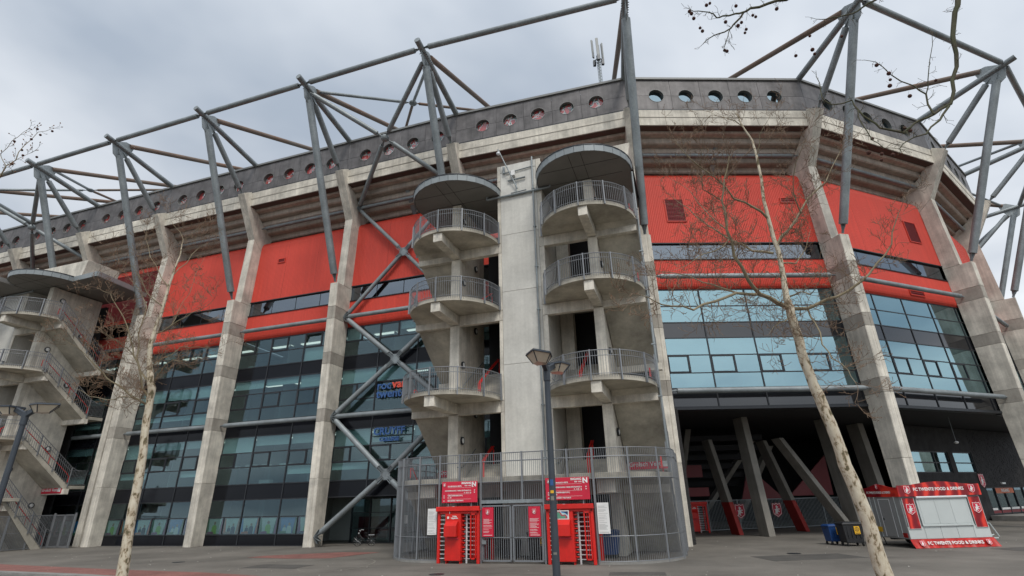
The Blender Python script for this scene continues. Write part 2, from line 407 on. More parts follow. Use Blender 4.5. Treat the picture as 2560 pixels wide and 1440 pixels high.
# worn joints and repair patches of the asphalt
rj = random.Random(9)
jm = MB()
for k in range(7):
    x, y = rj.uniform(-26, 20), rj.uniform(23, 32); a = rj.uniform(-.5, .1); P_ = [(x, y)]
    for q in range(14): a += rj.uniform(-.12, .12); P_.append((P_[-1][0] + 1.1 * cos(a), P_[-1][1] + 1.1 * sin(a)))
    for (x0, y0), (x1, y1) in zip(P_[:-1], P_[1:]): jm.poly([(x0, y0 - .012, .005), (x1, y1 - .012, .005), (x1, y1 + .014, .005), (x0, y0 + .014, .005)])
jm.build('asphalt_cracks', mat('crack_filler', (.035, .033, .03), .9), kind='stuff', label='thin dark cracks wandering across the asphalt of the square', cat='cracks')
for x, y, w_, d_, r_ in ((-14, 29.5, 3.2, 1.6, -.3), (11.5, 26.5, 4.5, 2.2, .1), (3.5, 23.3, 2.2, 1.0, -.2), (24, 27.5, 3.6, 2.0, .2)):
    c, s = cos(r_), sin(r_)
    MB().prism([(x + c * u - s * v, y + s * u + c * v, .0) for u, v in ((0, 0), (w_, 0), (w_, d_), (0, d_))], (0, 0, .007)).build('asphalt_patch', M['patch'], kind='structure')
for x, y in ((-3.5, 25.0), (13.8, 29.5), (-19.5, 33.5)):
    MB().tube([(x, y, -.01), (x, y, .012)], .33, 24).build('manhole_cover', M['frame'], kind='structure')
arc = [(-9.2 + 1.7 * cos(a), 29.9 + 3.0 * sin(a), .008) for a in [radians(-150 + 12 * k) for k in range(19)]]
m = MB()
for a, b in zip(arc[:-1], arc[1:]):
    n = Vector((b[1] - a[1], a[0] - b[0], 0)).normalized() * .05
    m.poly([Vector(a) - n, Vector(b) - n, Vector(b) + n, Vector(a) + n])
m.build('road_marking', M['line'], kind='structure')
# stray litter and leaf bits
m = MB()
for k in range(170):
    x, y = random.uniform(-32, 40), random.uniform(22, 46)
    r = random.uniform(.015, .05); a = random.uniform(0, 6)
    m.prism([(x + r * cos(a + t), y + r * sin(a + t) * .7, .004) for t in (0, 2, 4.2)], (0, 0, .02))
m.build('litter', mat('litter_bits', (.42, .40, .36), .9), kind='stuff', label='tiny pale bits of litter scattered over the asphalt square', cat='litter')
# ------------------------------------------------------------------ stadium
ST = thing('stadium', 'grey concrete football stadium with red corrugated cladding and steel roof masts', 'stadium')
XS = [(-.36, 0), (.36, 0), (.40, .04)]
def section(B, F):     # plan section of a concrete column with a shallow joint in the front face
    return [(-.4, B), (.4, B), (.4, F - .05), (.35, F), (.12, F), (.10, F - .05), (.08, F), (-.35, F), (-.4, F - .05)]
def fr(z): return .0113 * z
def bk(z): return -1.236 - .0307 * z
zs = [0, 4.75, 8.974, 9.973, 13.628, 14.598, 17.546, 18.636]
for i in range(-2, 11):
    w = CF(i)
    sh = MB().loft([[w(s, d, z) for s, d in section(bk(z), fr(z))] for z in (18.65, 20.83)])
    sh.prism([w(-.4, d, z) for d, z in ((bk(20.85), 20.85), (-.60, 20.85), (-.62, 21.05), (-.87, 27.67), (-2.06, 26.7), (-2.02, 26.1))], Vector(w(.4, 0, 0)) - Vector(w(-.4, 0, 0)))
    c = sh.build('column', M['conc'], ST, bevel=.02)
    br = [(-.88, 27.69), (1.38, 31.75), (.46, 32.36), (.2, 31.0), (-.35, 31.0), (-1.3, 29.95), (-3.27, 28.65), (-2.58, 27.58), (-2.07, 26.72)]
    V = Vector(w(.4, 0, 0)) - Vector(w(-.4, 0, 0))
    MB().prism([w(-.4, d, z) for d, z in br], V * .47).prism([w(.08, d, z) for d, z in br], V * .4).prism([w(-.05, d - .03, z - .02) for d, z in br], V * .18).build('bracket', M['conc'], c, bevel=.015)
    for a, b in zip(zs[:-1], zs[1:]):
        band = (b - a) < 1.2
        MB().loft([[w(s, d, z) for s, d in section(bk(z), fr(z))] for z in (a + (0 if a == 0 else .008), b - .008)]).build('column_segment', M['conc_band' if band else 'conc'], c, bevel=.012)
    # masts, struts and heads
    steel = M['steel']
    MB().strut(w(.02, .10, 20.95), w(0, 6.55, 36.45), .31, 14, .7).build('mast_tube', steel, ST, True)
    MB().strut(w(0, 1.25, 31.85), w(0, 6.0, 36.35), .25, 12, .6).build('inner_strut', steel, ST, True)
    MB().tube([w(0, 7.95, 37.08), w(0, -2.2, 35.45)], .25, 12).build('roof_beam', steel, ST, True)
    MB().tube([w(0, 5.6, 37.42), w(0, -16, 47.1)], .24, 12).build('roof_tie', M['steel_br'], ST, True)
    gp = [w(-.03, d, z) for d, z in ((7.25, 36.9), (6.9, 35.7), (6.3, 35.35), (5.75, 35.9), (5.3, 36.7), (5.1, 37.7), (6.0, 37.65))]
    MB().prism(gp, Vector(w(.03, 0, 0)) - Vector(w(-.03, 0, 0))).build('gusset_plate', steel, ST)
    m = MB()
    for k in range(7):
        a = Vector(w(0, 6.9 - .22 * k, 36.72 - .035 * k)); m.tube([Vector(w(-.3, 6.9 - .22 * k, 36.7)), Vector(w(.3, 6.9 - .22 * k, 36.7))], .035, 6)
    m.build('bolt_row', M['steel'], ST)
    # cover plate under the strut foot
    MB().box(-.32, .32, .55, 1.15, 31.95, 32.03, w).build('base_plate', M['frame'], ST)
side = {}
for i in range(-2, 10):
    ax, ay, tx, ty, Ln = bay_axes(i)
    a, b, bf = CF(i), CF(i + 1), BF(i)
    def ext(prof, name, mt, s0=.0, **kw):
        r0 = [a(s0, d, z) for d, z in prof]; r1 = [b(-s0, d, z) for d, z in prof]
        return MB().loft([r0, r1]).build(name, mt, ST, **kw)
    # top chord between the mast heads
    MB().strut(a(.1, 7.15, 36.95 + .5 * (i == 5)), b(-.1, 7.15, 36.95 + .5 * (i == 5)), .225, 12, .5).build('chord_tube', M['steel'], ST, True)
    # horizontal tubes between the columns
    for d, z, r in ((-.813, 9.42, .19), (-1.16, 18.03, .19), (-1.56, 29.16, .17)):
        MB().strut(a(.42, d, z), b(-.42, d, z), r, 12, .45).build('brace_tube', M['steel'], ST, True)
    # concrete ring beam, stepped underside of the stand
    ext([(.36, 30.8), (.40, 32.32), (-.1, 32.32), (-.3, 30.8)], 'ring_beam', M['conc'], bevel=.02)
    ext([(.41, 31.55), (.415, 31.60), (.38, 31.60), (.38, 31.55)], 'ring_beam_joint', M['conc_band'])
    ext([(.30, 30.75), (.30, 30.79), (-.5, 30.79), (-.5, 30.75)], 'beam_soffit_angle', mat('rusty_angle', (.085, .055, .045), .8) if i == -2 else bpy.data.materials['rusty_angle'])
    for k in range(5):
        d = -.33 - .66 * k; z = 31.05 - .53 * k
        ext([(d, z), (d - .02, z - .42), (d - .14, z - .50), (d - .72, z - .50), (d - .72, z - .38), (d - .16, z - .32), (d - .13, z)], 'stand_step', M['conc_step'])
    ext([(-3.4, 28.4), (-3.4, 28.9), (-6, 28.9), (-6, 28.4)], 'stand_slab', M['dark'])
    ext([(-3.3, 27.0), (-3.3, 29.0), (-3.5, 29.0), (-3.5, 27.0)], 'shadow_wall', M['dark'])  # near-black sheet painting the shadow gap between cladding and stand
    # dark fascia with portholes
    dd = .22
    nmod = 4 if Ln < 13 else 5
    c0 = Ln / 2 - 2.53 * (nmod - 1) / 2 + (.06 if nmod == 4 else 0)
    z0, z1, zm, R = 32.52, 35.62, 33.95 if nmod == 5 else 33.75, .66
    aw = Vector(a(0, dd, 0)); bw = Vector(b(0, dd, 0)); U = (bw - aw); Lf = U.length; U = U / Lf
    Nn = Vector((U.y, -U.x, 0))
    def fp(s, z, off=0): return aw + U * (s + (Lf - Ln) / 2) + Vector((0, 0, z)) + Nn * off
    edges = [-(Lf - Ln) / 2] + [c0 + 2.53 * k for k in range(nmod)] + [Ln + (Lf - Ln) / 2]
    gapw = .012
    xs = [edges[0]] + [c0 + 2.53 * (k + .5) for k in range(nmod - 1)] + [edges[-1]]
    for k in range(nmod):
        cx = c0 + 2.53 * k; x0, x1 = xs[k] + gapw, xs[k + 1] - gapw
        aN = 12
        up = [(x0, zm + gapw)] + [(cx - R * cos(pi * t / aN), zm + gapw + R * sin(pi * t / aN)) for t in range(aN + 1)] + [(x1, zm + gapw), (x1, z1), (x0, z1)]
        lo = [(x0, z0), (cx - gapw, z0)] + [(cx - gapw, zm - R)] + [(cx - R * sin(pi / 2 * t / 6), zm - gapw - R * cos(pi / 2 * t / 6)) for t in range(1, 7)] + [(x0, zm - gapw)]
        l2 = [(x1, z0), (cx + gapw, z0)] + [(cx + gapw, zm - R)] + [(cx + R * sin(pi / 2 * t / 6), zm - gapw - R * cos(pi / 2 * t / 6)) for t in range(1, 7)] + [(x1, zm - gapw)]
        for pl in (up, lo, l2):
            MB().prism([fp(s, z) for s, z in pl], -Nn * .1).build('fascia_panel', M['zinc'], ST)
        ring = MB(); rr = []
        for off in (.02, -.34):
            rr.append([fp(cx + R * cos(2 * pi * t / 24), zm + R * sin(2 * pi * t / 24), off) for t in range(24)])
        ring.loft(rr, caps=False); ring.loft([[p + (fp(cx, zm, 0) - p).normalized() * 0 for p in rr[0]], [fp(cx + (R - .03) * cos(2 * pi * t / 24), zm + (R - .03) * sin(2 * pi * t / 24), .02) for t in range(24)]], caps=False)
        po = ring.build('porthole', M['coping'], ST, True)
        MB().poly([fp(cx + R * cos(2 * pi * t / 24), zm + R * sin(2 * pi * t / 24), -.3) for t in range(24)]).build('porthole_glass', M['glass_clear'] if i < 5 else M['glass_port'], po)
        if i < 5:
            sh = random.uniform(-.2, .1)
            MB().prism([fp(cx + (R - .03) * cos(2 * pi * t / 24), zm + (R - .03) * sin(2 * pi * t / 24), -.325) for t in range(24)], Nn * -.02).build('porthole_graphic', M['porthole_red'], po)
    MB().prism([fp(edges[0], 32.30, -.02), fp(edges[-1], 32.30, -.02), fp(edges[-1], 32.505, -.02), fp(edges[0], 32.505, -.02)], Nn * .09).build('fascia_sill', M['frame'], ST)
    ext([(dd + .13, 35.64), (dd + .13, 35.84), (dd - .55, 35.90), (dd - .55, 35.64)], 'coping', M['coping'])
    ext([(dd - .62, 32.4), (dd - .62, 35.6), (dd - .72, 35.6), (dd - .72, 32.4)], 'fascia_back', M['inner'] if i >= 5 else M['frame'])
    ext([(-1.0, 35.2), (-1.0, 35.4), (-16, 36.6), (-16, 36.4)], 'roof_deck', M['coping'])
    # drop strut under the stand in the braced bays
    if i in (-1, 3, 5, 7):
        mid = Ln * .5
        p = [bf(mid - .2, d, z) for d, z in ((.0, 31.6), (-.25, 31.75), (-3.6, 28.3), (-3.3, 28.1))]
        MB().prism(p, Vector(bf(mid + .2, 0, 0)) - Vector(bf(mid - .2, 0, 0))).build('drop_strut', M['steel'], ST)
    # --- X bracing
    if i in (-1, 3, 8):
        ns = Ln / 2
        def node(d, z, nm='brace_node'):
            nd = MB(); c = Vector(bf(ns, d, z)); u = Vector(bf(ns + 1, d, z)) - c
            nrm = Vector(bf(ns, d + 1, z)) - c
            ringp = [c + (u * cos(2 * pi * t / 10) + Vector((0, 0, 1)) * sin(2 * pi * t / 10)) * .42 - nrm * .05 for t in range(10)]
            nd.prism(ringp, nrm * .1)
            for sx in (-1, 1):
                for sz in (-1, 1):
                    dr = (u * sx + Vector((0, 0, sz * .9))).normalized(); pr = dr.cross(nrm).normalized()
                    for q in (-.14, 0, .14):
                        nd.prism([c + dr * .25 + pr * (q - .02) - nrm * .1, c + dr * .85 + pr * (q - .02) - nrm * .16, c + dr * .85 + pr * (q - .02) + nrm * .16, c + dr * .25 + pr * (q - .02) + nrm * .1], pr * .04)
            nd.build(nm, M['steel'], ST)
        lev = [(-.35, .7, -.45), (-.813, 9.42, 0), (-1.16, 18.03, 0), (-1.56, 29.16, 0)]
        nodes = [(-.80, 4.85), (-1.18, 13.75), (-1.50, 23.6)]
        for k, (d, z) in enumerate(nodes):
            node(d, z)
            for (dd2, z2) in ((lev[k][0], lev[k][1]), (lev[k + 1][0], lev[k + 1][1])):
                for wf, sg in ((a, .45), (b, -.45)):
                    q = Vector(wf(sg, dd2, z2)); c = Vector(bf(ns, d, z)); dr = (q - c).normalized()
                    MB().strut(c + dr * .3, q, .21 if k < 2 else .18, 12, .5).build('diagonal_tube', M['steel'], ST, True)
        for wf, sg in ((a, .45), (b, -.45)):   # gusset fans on the columns
            for d, z in [(l[0], l[1]) for l in lev]:
                fan = MB()
                for t in range(5):
                    an = radians(-60 + 30 * t); c = Vector(wf(sg * .9, d, z)); e1 = Vector(wf(sg * .9 + (1 if sg > 0 else -1), d, z)) - c
                    dr = e1 * cos(an) + Vector((0, 0, 1)) * sin(an); pr = Vector(wf(0, 1, 0)) - Vector(wf(0, 0, 0))
                    fan.prism([c - pr * .22, c + dr * .55 - pr * .12, c + dr * .55 + pr * .12, c + pr * .22], dr.cross(pr).normalized() * .03)
                fan.build('gusset_fan', M['steel'], ST)
        # X between the masts
        if i < 8:
            c = Vector(bf(ns, 2.79, 32.82)); nd = MB(); nd.ball(c, .38, 10, 6, (1, 1, .9)); nd.build('brace_node', M['steel'], ST)
            for wf, sg in ((a, 1), (b, -1)):
                for q in (Vector(wf(sg * .45, -1.56, 29.16)), Vector(wf(0, 6.5, 36.6))):
                    dr = (q - c).normalized(); MB().strut(c + dr * .3, q, .21, 12, .5).build('diagonal_tube', M['steel'], ST, True)
        # X of the roof plane
        c = Vector(bf(ns, -1.6, 40.38)); nd = MB(); nd.ball(c, .42, 10, 6, (1, 1, .5)); nd.build('brace_node', M['steel'], ST)
        for wf in (a, b):
            for q in (Vector(wf(0, 5.6, 37.4)), Vector(wf(0, -9.5, 43.9))):
                dr = (q - c).normalized(); MB().strut(c + dr * .35, q, .15, 10, .4).build('roof_diagonal', M['steel_br'] if q[2] > 40 else M['steel'], ST, True)
# ------------------------------------------------------------------ facade bays
CUBE = {}
def cube(k):
    if k not in CUBE: CUBE[k] = box_mesh('piece', M[k])
    return CUBE[k]
def corr(x0, x1, z0, z1, top=0, bot=0, pitch=.14, dep=.028):
    prof = []      # (y inward, z)
    if bot: prof += [(bot * (1 - sin(t)), z0 + bot * (1 - cos(t)) * 1.4) for t in (0, pi / 6, pi / 3, pi / 2 * .95)]
    else: prof += [(0, z0)]
    if top: prof += [(top * (1 - cos(t)), z1 - top + top * sin(t)) for t in (0, pi / 8, pi / 4, pi * 3 / 8, pi / 2)]
    else: prof += [(0, z1)]
    n = max(2, int((x1 - x0) / pitch)); xs = []
    for k in range(n):
        q = x0 + (x1 - x0) * k / n; p = (x1 - x0) / n
        xs += [(q, 0), (q + p * .22, 0), (q + p * .4, dep), (q + p * .78, dep), (q + p * .96, 0)]
    xs.append((x1, 0))
    m = MB(); rings = [[(x, y + dy, z) for x, dy in xs] for y, z in prof]
    m.loft(rings, caps=False, closed=False)
    return m
ROWS = [(.81, 2.1, 'post'), (2.1, 3.39, 'low'), (4.57, 5.92, 'g'), (5.92, 7.1, 'op'), (7.1, 8.45, 'bl'), (9.75, 10.83, 'g'), (10.83, 12.13, 'op'), (12.13, 13.4, 'bl'), (14.6, 15.88, 'g'), (15.88, 17.2, 'tp')]
SPN = [(0, .81), (3.39, 4.57), (8.45, 9.75), (13.4, 14.6)]
def add(parent, key, name, x0, x1, y0, y1, z0, z1, rot=None):
    o = bpy.data.objects.new(name, cube(key)); COL.objects.link(o); o.parent = parent
    o.location = (x0, y0, z0); o.scale = (x1 - x0, y1 - y0, z1 - z0)
    if rot: o.rotation_euler = rot
    return o
PC = [mat('print_' + n, c, .5) for n, c in (('pale', (.62, .68, .62)), ('lime', (.30, .55, .08)), ('orange', (.62, .14, .05)), ('blue', (.04, .22, .50)), ('plum', (.28, .04, .16)), ('skin', (.38, .22, .15)), ('navy', (.03, .04, .09)), ('green', (.06, .20, .08)))]
def make_posters():
    out = []
    specs = [(7, 0, 1, 4), (2, 0, 6, 5), (3, 0, 6, 2), (7, 0, 1, 4), (6, 3, 0, 7), (4, 0, 1, 6)]
    for bgc, sky, fig, strip in specs:
        me = bpy.data.meshes.new('poster'); V = []; F = []; Mi = []
        def q(pts, m):
            o = len(V); V.extend((x, -.02 * len(F), z) for x, z in pts); F.append(tuple(range(o, o + len(pts)))); Mi.append(m)
        q([(0, 0), (1, 0), (1, 1), (0, 1)], bgc)
        q([(.18, 0), (.80, 0), (.92, 1), (.08, 1)], sky)
        q([(.86, 0), (1, 0), (1, 1), (.95, 1)], strip)
        for cx, s in ((.35, .8), (.62, 1.0)) if fig != 1 else ((.5, 1.2),):
            q([(cx - .14 * s, 0), (cx + .14 * s, 0), (cx + .13 * s, .38 * s), (cx + .07 * s, .48 * s), (cx - .07 * s, .48 * s), (cx - .13 * s, .38 * s)], fig)
            q([(cx + .065 * s * cos(a), .58 * s + .1 * s * sin(a)) for a in [k * pi / 4 for k in range(8)]], 5)
        q([(.05, 0), (.5, 0), (.45, .16), (.08, .12)], strip)
        me.from_pydata(V, [], F); me.update()
        for m_ in PC: me.materials.append(m_)
        for p, m_ in zip(me.polygons, Mi): p.material_index = m_
        out.append(me)
    return out
corr_cache = {}
for i in range(-2, 10):
    ax, ay, tx, ty, Ln = bay_axes(i)
    right = i >= 5
    w0 = bpy.data.meshes.new('curtain_wall')
    # frame members of the curtain wall
    if Ln < 13: maj = [.3, 3.78, 7.45, Ln - .3]
    else: maj = [.3, .95, 4.09, 7.58, 10.95, 14.45, Ln - .3]
    if i == 4: maj = [.3, 4.0, 7.6, 11.2, Ln - .3]
    zb = 8.45 if right else 0
    fm = MB(); mull = .045
    ground_open = i == 3
    ztop = 17.24
    for x in maj: fm.box(x - mull, x + mull, -.05, .09, zb if not ground_open else 3.39, ztop)
    for z0_, z1_ in SPN[1:]:
        pass
    zl = sorted(set([r[0] for r in ROWS] + [r[1] for r in ROWS] + [0.02]))
    for z in zl:
        if z < zb or (ground_open and z < 3.3): continue
        fm.box(.3, Ln - .3, -.035, .08, z - .035, z + .035)
    # finer mullions of the operable rows
    rows = [r for r in ROWS if r[0] >= zb and not (ground_open and r[0] < 3.3)]
    panes = []
    for (z0_, z1_, kd) in rows:
        for k in range(len(maj) - 1):
            x0, x1 = maj[k], maj[k + 1]
            half = kd in ('op', 'post') or (kd == 'tp' and not right)
            if half and x1 - x0 > 2:
                c = (x0 + x1) / 2; cs = [(x0, c, k * 2), (c, x1, k * 2 + 1)]
                if (i + k) % 2 == 0 or kd == 'post': fm.box(c - .035, c + .035, -.035, .08, z0_, z1_)
                else: fm.box(c - .035, c + .035, -.035, .08, z0_, z1_)
            else: cs = [(x0, x1, k)]
            for (p0, p1, kk) in cs:
                if p1 - p0 < .5: continue
                panes.append((p0, p1, z0_, z1_, kd, kk))
                if kd in ('op', 'tp') and half and kk % 2 == 0:      # opening sash
                    q = .07
                    for (u0, u1, v0, v1) in ((p0 + .05, p1 - .035, z0_ + .04, z0_ + .04 + q), (p0 + .05, p1 - .035, z1_ - .04 - q, z1_ - .04), (p0 + .05, p0 + .05 + q, z0_ + .04, z1_ - .04), (p1 - .035 - q, p1 - .035, z0_ + .04, z1_ - .04)):
                        fm.box(u0, u1, -.06, .02, v0, v1)
    cw = fm.build('curtain_wall', M['frame'], ST)
    an = atan2(ty, tx)
    # wall plane: d = -1.24 - .0307 z
    cw.matrix_local = Matrix.Translation((ax + ty * -1.24, ay - tx * -1.24, 0)) @ Matrix.Rotation(an, 4, 'Z') @ Matrix.Rotation(-math.atan(.0307), 4, 'X')
    gk = 'glass_hi' if right else 'glass'
    for (p0, p1, z0_, z1_, kd, kk) in panes:
        if i == 2 and kd == 'tp' and kk == 4:
            p = add(cw, gk, 'pane', p0 + .1, p1 - .08, -.02, -.01, z0_ + .06, z1_ - .06, (radians(-9), 0, 0))
        else:
            add(cw, gk, 'pane', p0 + .04, p1 - .04, 0, .012, z0_ + .03, z1_ - .03, (radians(random.uniform(-.25, .25)), 0, radians(random.uniform(-.25, .25))))
        if i < -1 or i > 8: continue
        rr = random.random()
        if kd == 'bl' or (kd in ('g', 'tp') and rr < .35):
            drop = random.choice([1, 1, .85, .6, .5]) if kd == 'bl' else random.choice([.4, .5, 1])
            add(cw, 'blind', 'blind', p0 + .06, p1 - .06, .16, .18, z1_ - .03 - (z1_ - z0_ - .06) * drop, z1_ - .03)
        elif kd in ('g', 'op') and rr < .6:
            hh = random.uniform(.25, .5)
            add(cw, 'inner_lt', 'furniture', p0 + .3, p0 + .3 + random.uniform(.5, 1.2), .9, 1.3, z0_ + .03, z0_ + hh)
        if kd == 'post' and not right:
            o = bpy.data.objects.new('poster', cube_pic[kk % 6]) if 'cube_pic' in globals() else None
            if o is None:
                cube_pic = make_posters(); o = bpy.data.objects.new('poster', cube_pic[kk % 6])
            COL.objects.link(o); o.parent = cw; o.location = (p0 + .1, .03, z0_ + .08); o.scale = (p1 - p0 - .2, .1, z1_ - z0_ - .16)
    for (z0_, z1_) in SPN:
        if z0_ < zb or (ground_open and z0_ < 3.3): continue
        for k in range(len(maj) - 1):
            add(cw, 'spandrel_hi' if right else 'spandrel', 'spandrel_panel', maj[k] + .045, maj[k + 1] - .045, .005, .03, z0_ + .04, z1_ - .04)
    # interior behind the glass: floors, back wall, a few pale partitions
    for z in (3.6, 8.6, 13.5, 17.3):
        if z < zb - .1: continue
        add(cw, 'inner', 'floor_slab', .3, Ln - .3, .12, 6, z + (.12 if z == 8.6 else 0), z + .7 if z < 17 else z + .2)
    add(cw, 'inner', 'back_wall', -.15, Ln + .15, 6 + .03 * (i % 2), 6.2, zb + (.5 if right else 0), 17.5)
    if -2 < i < 5:
        for z in (8.58, 13.48, 17.28):
            for k in range(3): add(cw, 'tube_light', 'ceiling_lamp', Ln * (.14 + .29 * k), Ln * (.14 + .29 * k) + 2.2, 2.4, 2.75, z - .06, z - .002)
        for k in range(2): add(cw, 'inner', 'partition', Ln * (.33 + .36 * k), Ln * (.33 + .36 * k) + .12, 2.2, 6, .1 if i != 3 else 4.4, 17.2)
    if right: add(cw, 'inner_lt', 'partition', Ln * .45, Ln * .45 + .1, 1.5, 6, 9.4, 13.4)
    # red cladding
    for nm, x0, x1, z0_, z1_, tp, bt in (('lower', .25, Ln - .25, 17.26, 19.68, 0, .30), ('upper', .25, Ln - .25, 21.18, 28.0, .9, 0)):
        ns = 3 if nm == 'upper' else 1
        for k in range(ns):
            u0 = x0 + (x1 - x0) * k / ns + (.006 if k else 0); u1 = x0 + (x1 - x0) * (k + 1) / ns - (.006 if k < ns - 1 else 0)
            key = (nm, round(u1 - u0, 2), ns)
            if key not in corr_cache:
                cc = corr(0, u1 - u0, z0_, z1_, tp, bt)
                me = bpy.data.meshes.new('cladding_panel'); me.from_pydata(cc.v, [], cc.f); me.update(); me.materials.append(M['red'])
                sol = None; corr_cache[key] = me
            o = bpy.data.objects.new('cladding_panel', corr_cache[key]); COL.objects.link(o); o.parent = cw; o.location = (u0, -.10, 0)
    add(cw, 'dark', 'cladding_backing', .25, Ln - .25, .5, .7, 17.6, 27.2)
    # strip window between the two bands
    add(cw, 'frame', 'strip_head', .25, Ln - .25, -.16, .1, 21.10, 21.178)
    add(cw, 'frame', 'strip_sill', .25, Ln - .25, -.16, .1, 19.69, 19.76)
    ks = [.3 + (Ln - .6) * k / 4 for k in range(5)]
    for k in range(4):
        add(cw, 'glass_strip', 'pane', ks[k] + .04, ks[k + 1] - .04, .02, .03, 19.78, 21.09)
        if k: add(cw, 'frame', 'strip_post', ks[k] - .06, ks[k] + .06, .04, .2, 19.77, 21.1)
    for k in range(3):
        add(cw, 'red_dk' if k % 2 else 'inner', 'rear_post', ks[k + 1] + .8, ks[k + 1] + 1.05, .7, .95, 18.2, 22.5)
    # louvres and vents in the cladding
    def louvre(x0, x1, z0_, z1_):
        f = MB().box(x0 - .07, x1 + .07, -.17, -.06, z0_ - .07, z0_).box(x0 - .07, x1 + .07, -.17, -.06, z1_, z1_ + .07).box(x0 - .07, x0, -.17, -.06, z0_, z1_).box(x1, x1 + .07, -.17, -.06, z0_, z1_)
        l = f.build('louvre_frame', M['red'], cw)
        n = int((z1_ - z0_) / .12); q = MB()
        for t in range(n):
            z = z0_ + (z1_ - z0_) * t / n; q.hexa([(x0, -.15, z), (x1, -.15, z), (x1, -.10, z + .09), (x0, -.10, z + .09), (x0, -.15, z + .02), (x1, -.15, z + .02), (x1, -.10, z + .105), (x0, -.10, z + .105)])
        q.box(x0, x1, -.095, -.088, z0_, z1_)
        q.build('louvre', M['red_dk'], cw)
    if i == 2: louvre(2.9, 3.6, 25.1, 25.45)
    if i == 5: louvre(2.65, 4.1, 23.15, 25.15); louvre(12.3, 13.4, 24.9, 25.25)
    if i == 6: louvre(11.75, 13.2, 23.2, 25.2); louvre(9.0, 10.7, 17.75, 18.1); louvre(.7, 1.6, 24.6, 25.0)
    if i == 7: louvre(3, 4.4, 23.2, 25.2)
    if i == 0: louvre(1.2, Ln - 1.0, 21.5, 27.0)
# ------------------------------------------------------------------ ground floor of the braced bay: recessed glass entrance
bf = BF(3)
an = atan2(bay_axes(3)[3], bay_axes(3)[2])
en = MB()
for x in (.6, 2.3, 4.2, 5.2, 6.9, 8.6, 10.6): en.box(x - .05, x + .05, -4.55, -4.4, 0, 3.3, bf)
for z in (.04, 1.05, 2.2, 3.25): en.box(.5, 10.8, -4.53, -4.42, z - .03, z + .03, bf)
ent = en.build('entrance_front', M['frame'], ST)
for x0, x1 in ((.6, 2.3), (2.3, 4.2), (4.2, 5.2), (5.2, 6.9), (6.9, 8.6), (8.6, 10.6)):
    MB().box(x0 + .06, x1 - .06, -4.50, -4.48, .08, 3.2, bf).build('entrance_pane', M['glass'], ent)
MB().box(5.35, 5.75, -4.44, -4.43, 1.35, 1.95, bf).build('notice', M['white'], ent)
MB().box(1.2, 3.9, -4.62, -4.58, .35, 1.9, bf).build('red_panel', M['red_dk'], ent)
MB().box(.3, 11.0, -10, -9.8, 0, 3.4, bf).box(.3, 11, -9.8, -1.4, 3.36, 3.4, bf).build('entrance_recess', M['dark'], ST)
# letters on the glazing of the braced bay
cw3 = [o for o in bpy.data.objects if o.name.startswith('curtain_wall')][5]
for body, sz, k, x, z in (('roc', .95, 'blue', 4.12, 11.66), ('van', .95, 'orange', 5.52, 11.70), ('twente', .95, 'blue', 4.12, 10.98), ('CRUYFF', .78, 'blue', 4.15, 8.03), ('COLLEGE', .40, 'blue', 4.75, 7.42)):
    text(body, sz, M[k], cw3, facing(x, -.28, z), ext=.05, bold=.02, align='LEFT')
for z in (11.45, 10.75, 12.05, 8.32, 7.72): MB().box(4.0, 7.4, -.16, -.12, z - .03, z + .03).build('sign_rail', M['frame'], cw3)
# ------------------------------------------------------------------ undercroft below the corner bays
ce = MB()
pts = []
for i in range(5, 10):
    pts.append(CF(i)(0, -1.5, 8.36))
inn = [(70, 100, 8.36), (20, 100, 8.36), (12, 60, 8.36)]
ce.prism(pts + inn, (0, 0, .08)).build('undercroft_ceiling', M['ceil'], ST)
for i in (5, 6, 7, 8):
    a, b = CF(i), CF(i + 1)
    MB().loft([[w_(s_, d, z) for d, z in ((-1.42, 8.25), (-1.42, 8.43), (-2.1, 8.43), (-2.1, 8.25))] for w_, s_ in ((a, .4), (b, -.4))]).build('soffit_edge', M['frame'], ST)
# dark brick flank next to the corner column
fl = MB(); w = CF(5)
fl.box(.42, .75, -22, -1.45, 0, 8.35, w)
fk = fl.build('brick_flank', M['brick'], ST)
bm_ = box_mesh('brick', M['brick'])
for k in range(95):
    x, y, z = w(.76, -1.45 - (.0 if k % 2 else .10), .05 + k * .087)
    o = bpy.data.objects.new('brick', bm_); COL.objects.link(o); o.parent = fk; o.location = w(.43, -1.44, .04 + k * .087); o.scale = (.36, .11, .07)
    o.rotation_euler = (0, 0, FEET[5][1] + pi / 2); o.location = w(.43, -1.40, .04 + k * .087)
M['base_red'] = mat('painted_column_base', (.32, .02, .015), .6, var=.2)
def inner_col(base, top, wx, wy, name, rz=0, red=0, key='undercr'):
    bx, by = base; tx_, ty_, tz = top; c, s = cos(rz), sin(rz)
    def ring(x, y, z): return [(x + c * u * wx / 2 - s * v * wy / 2, y + s * u * wx / 2 + c * v * wy / 2, z) for u, v in ((-1, -1), (1, -1), (1, 1), (-1, 1))]
    f = lambda t: (bx + (tx_ - bx) * t, by + (ty_ - by) * t, tz * t)
    t0 = red / tz
    o = MB().loft([ring(*f(t0)), ring(*f(1))]).build(name, M[key], ST, bevel=.02)
    if red: MB().loft([ring(*f(0)), ring(*f(t0 - .002))]).build('painted_base', M['base_red'], o, bevel=.02)
inner_col((17.8, 41.5), (17.5, 41.9, 8.36), .52, 1.2, 'inner_column', radians(10))
inner_col((16.6, 43.9), (15.6, 44.6, 7.0), .34, 1.2, 'raking_column', radians(8), 2.3)
inner_col((22.6, 45.9), (20.9, 46.6, 7.0), .34, 1.2, 'raking_column', radians(8), 2.3)
inner_col((24.6, 42.9), (20.9, 43.6, 6.9), .4, 1.1, 'raking_column', radians(8))
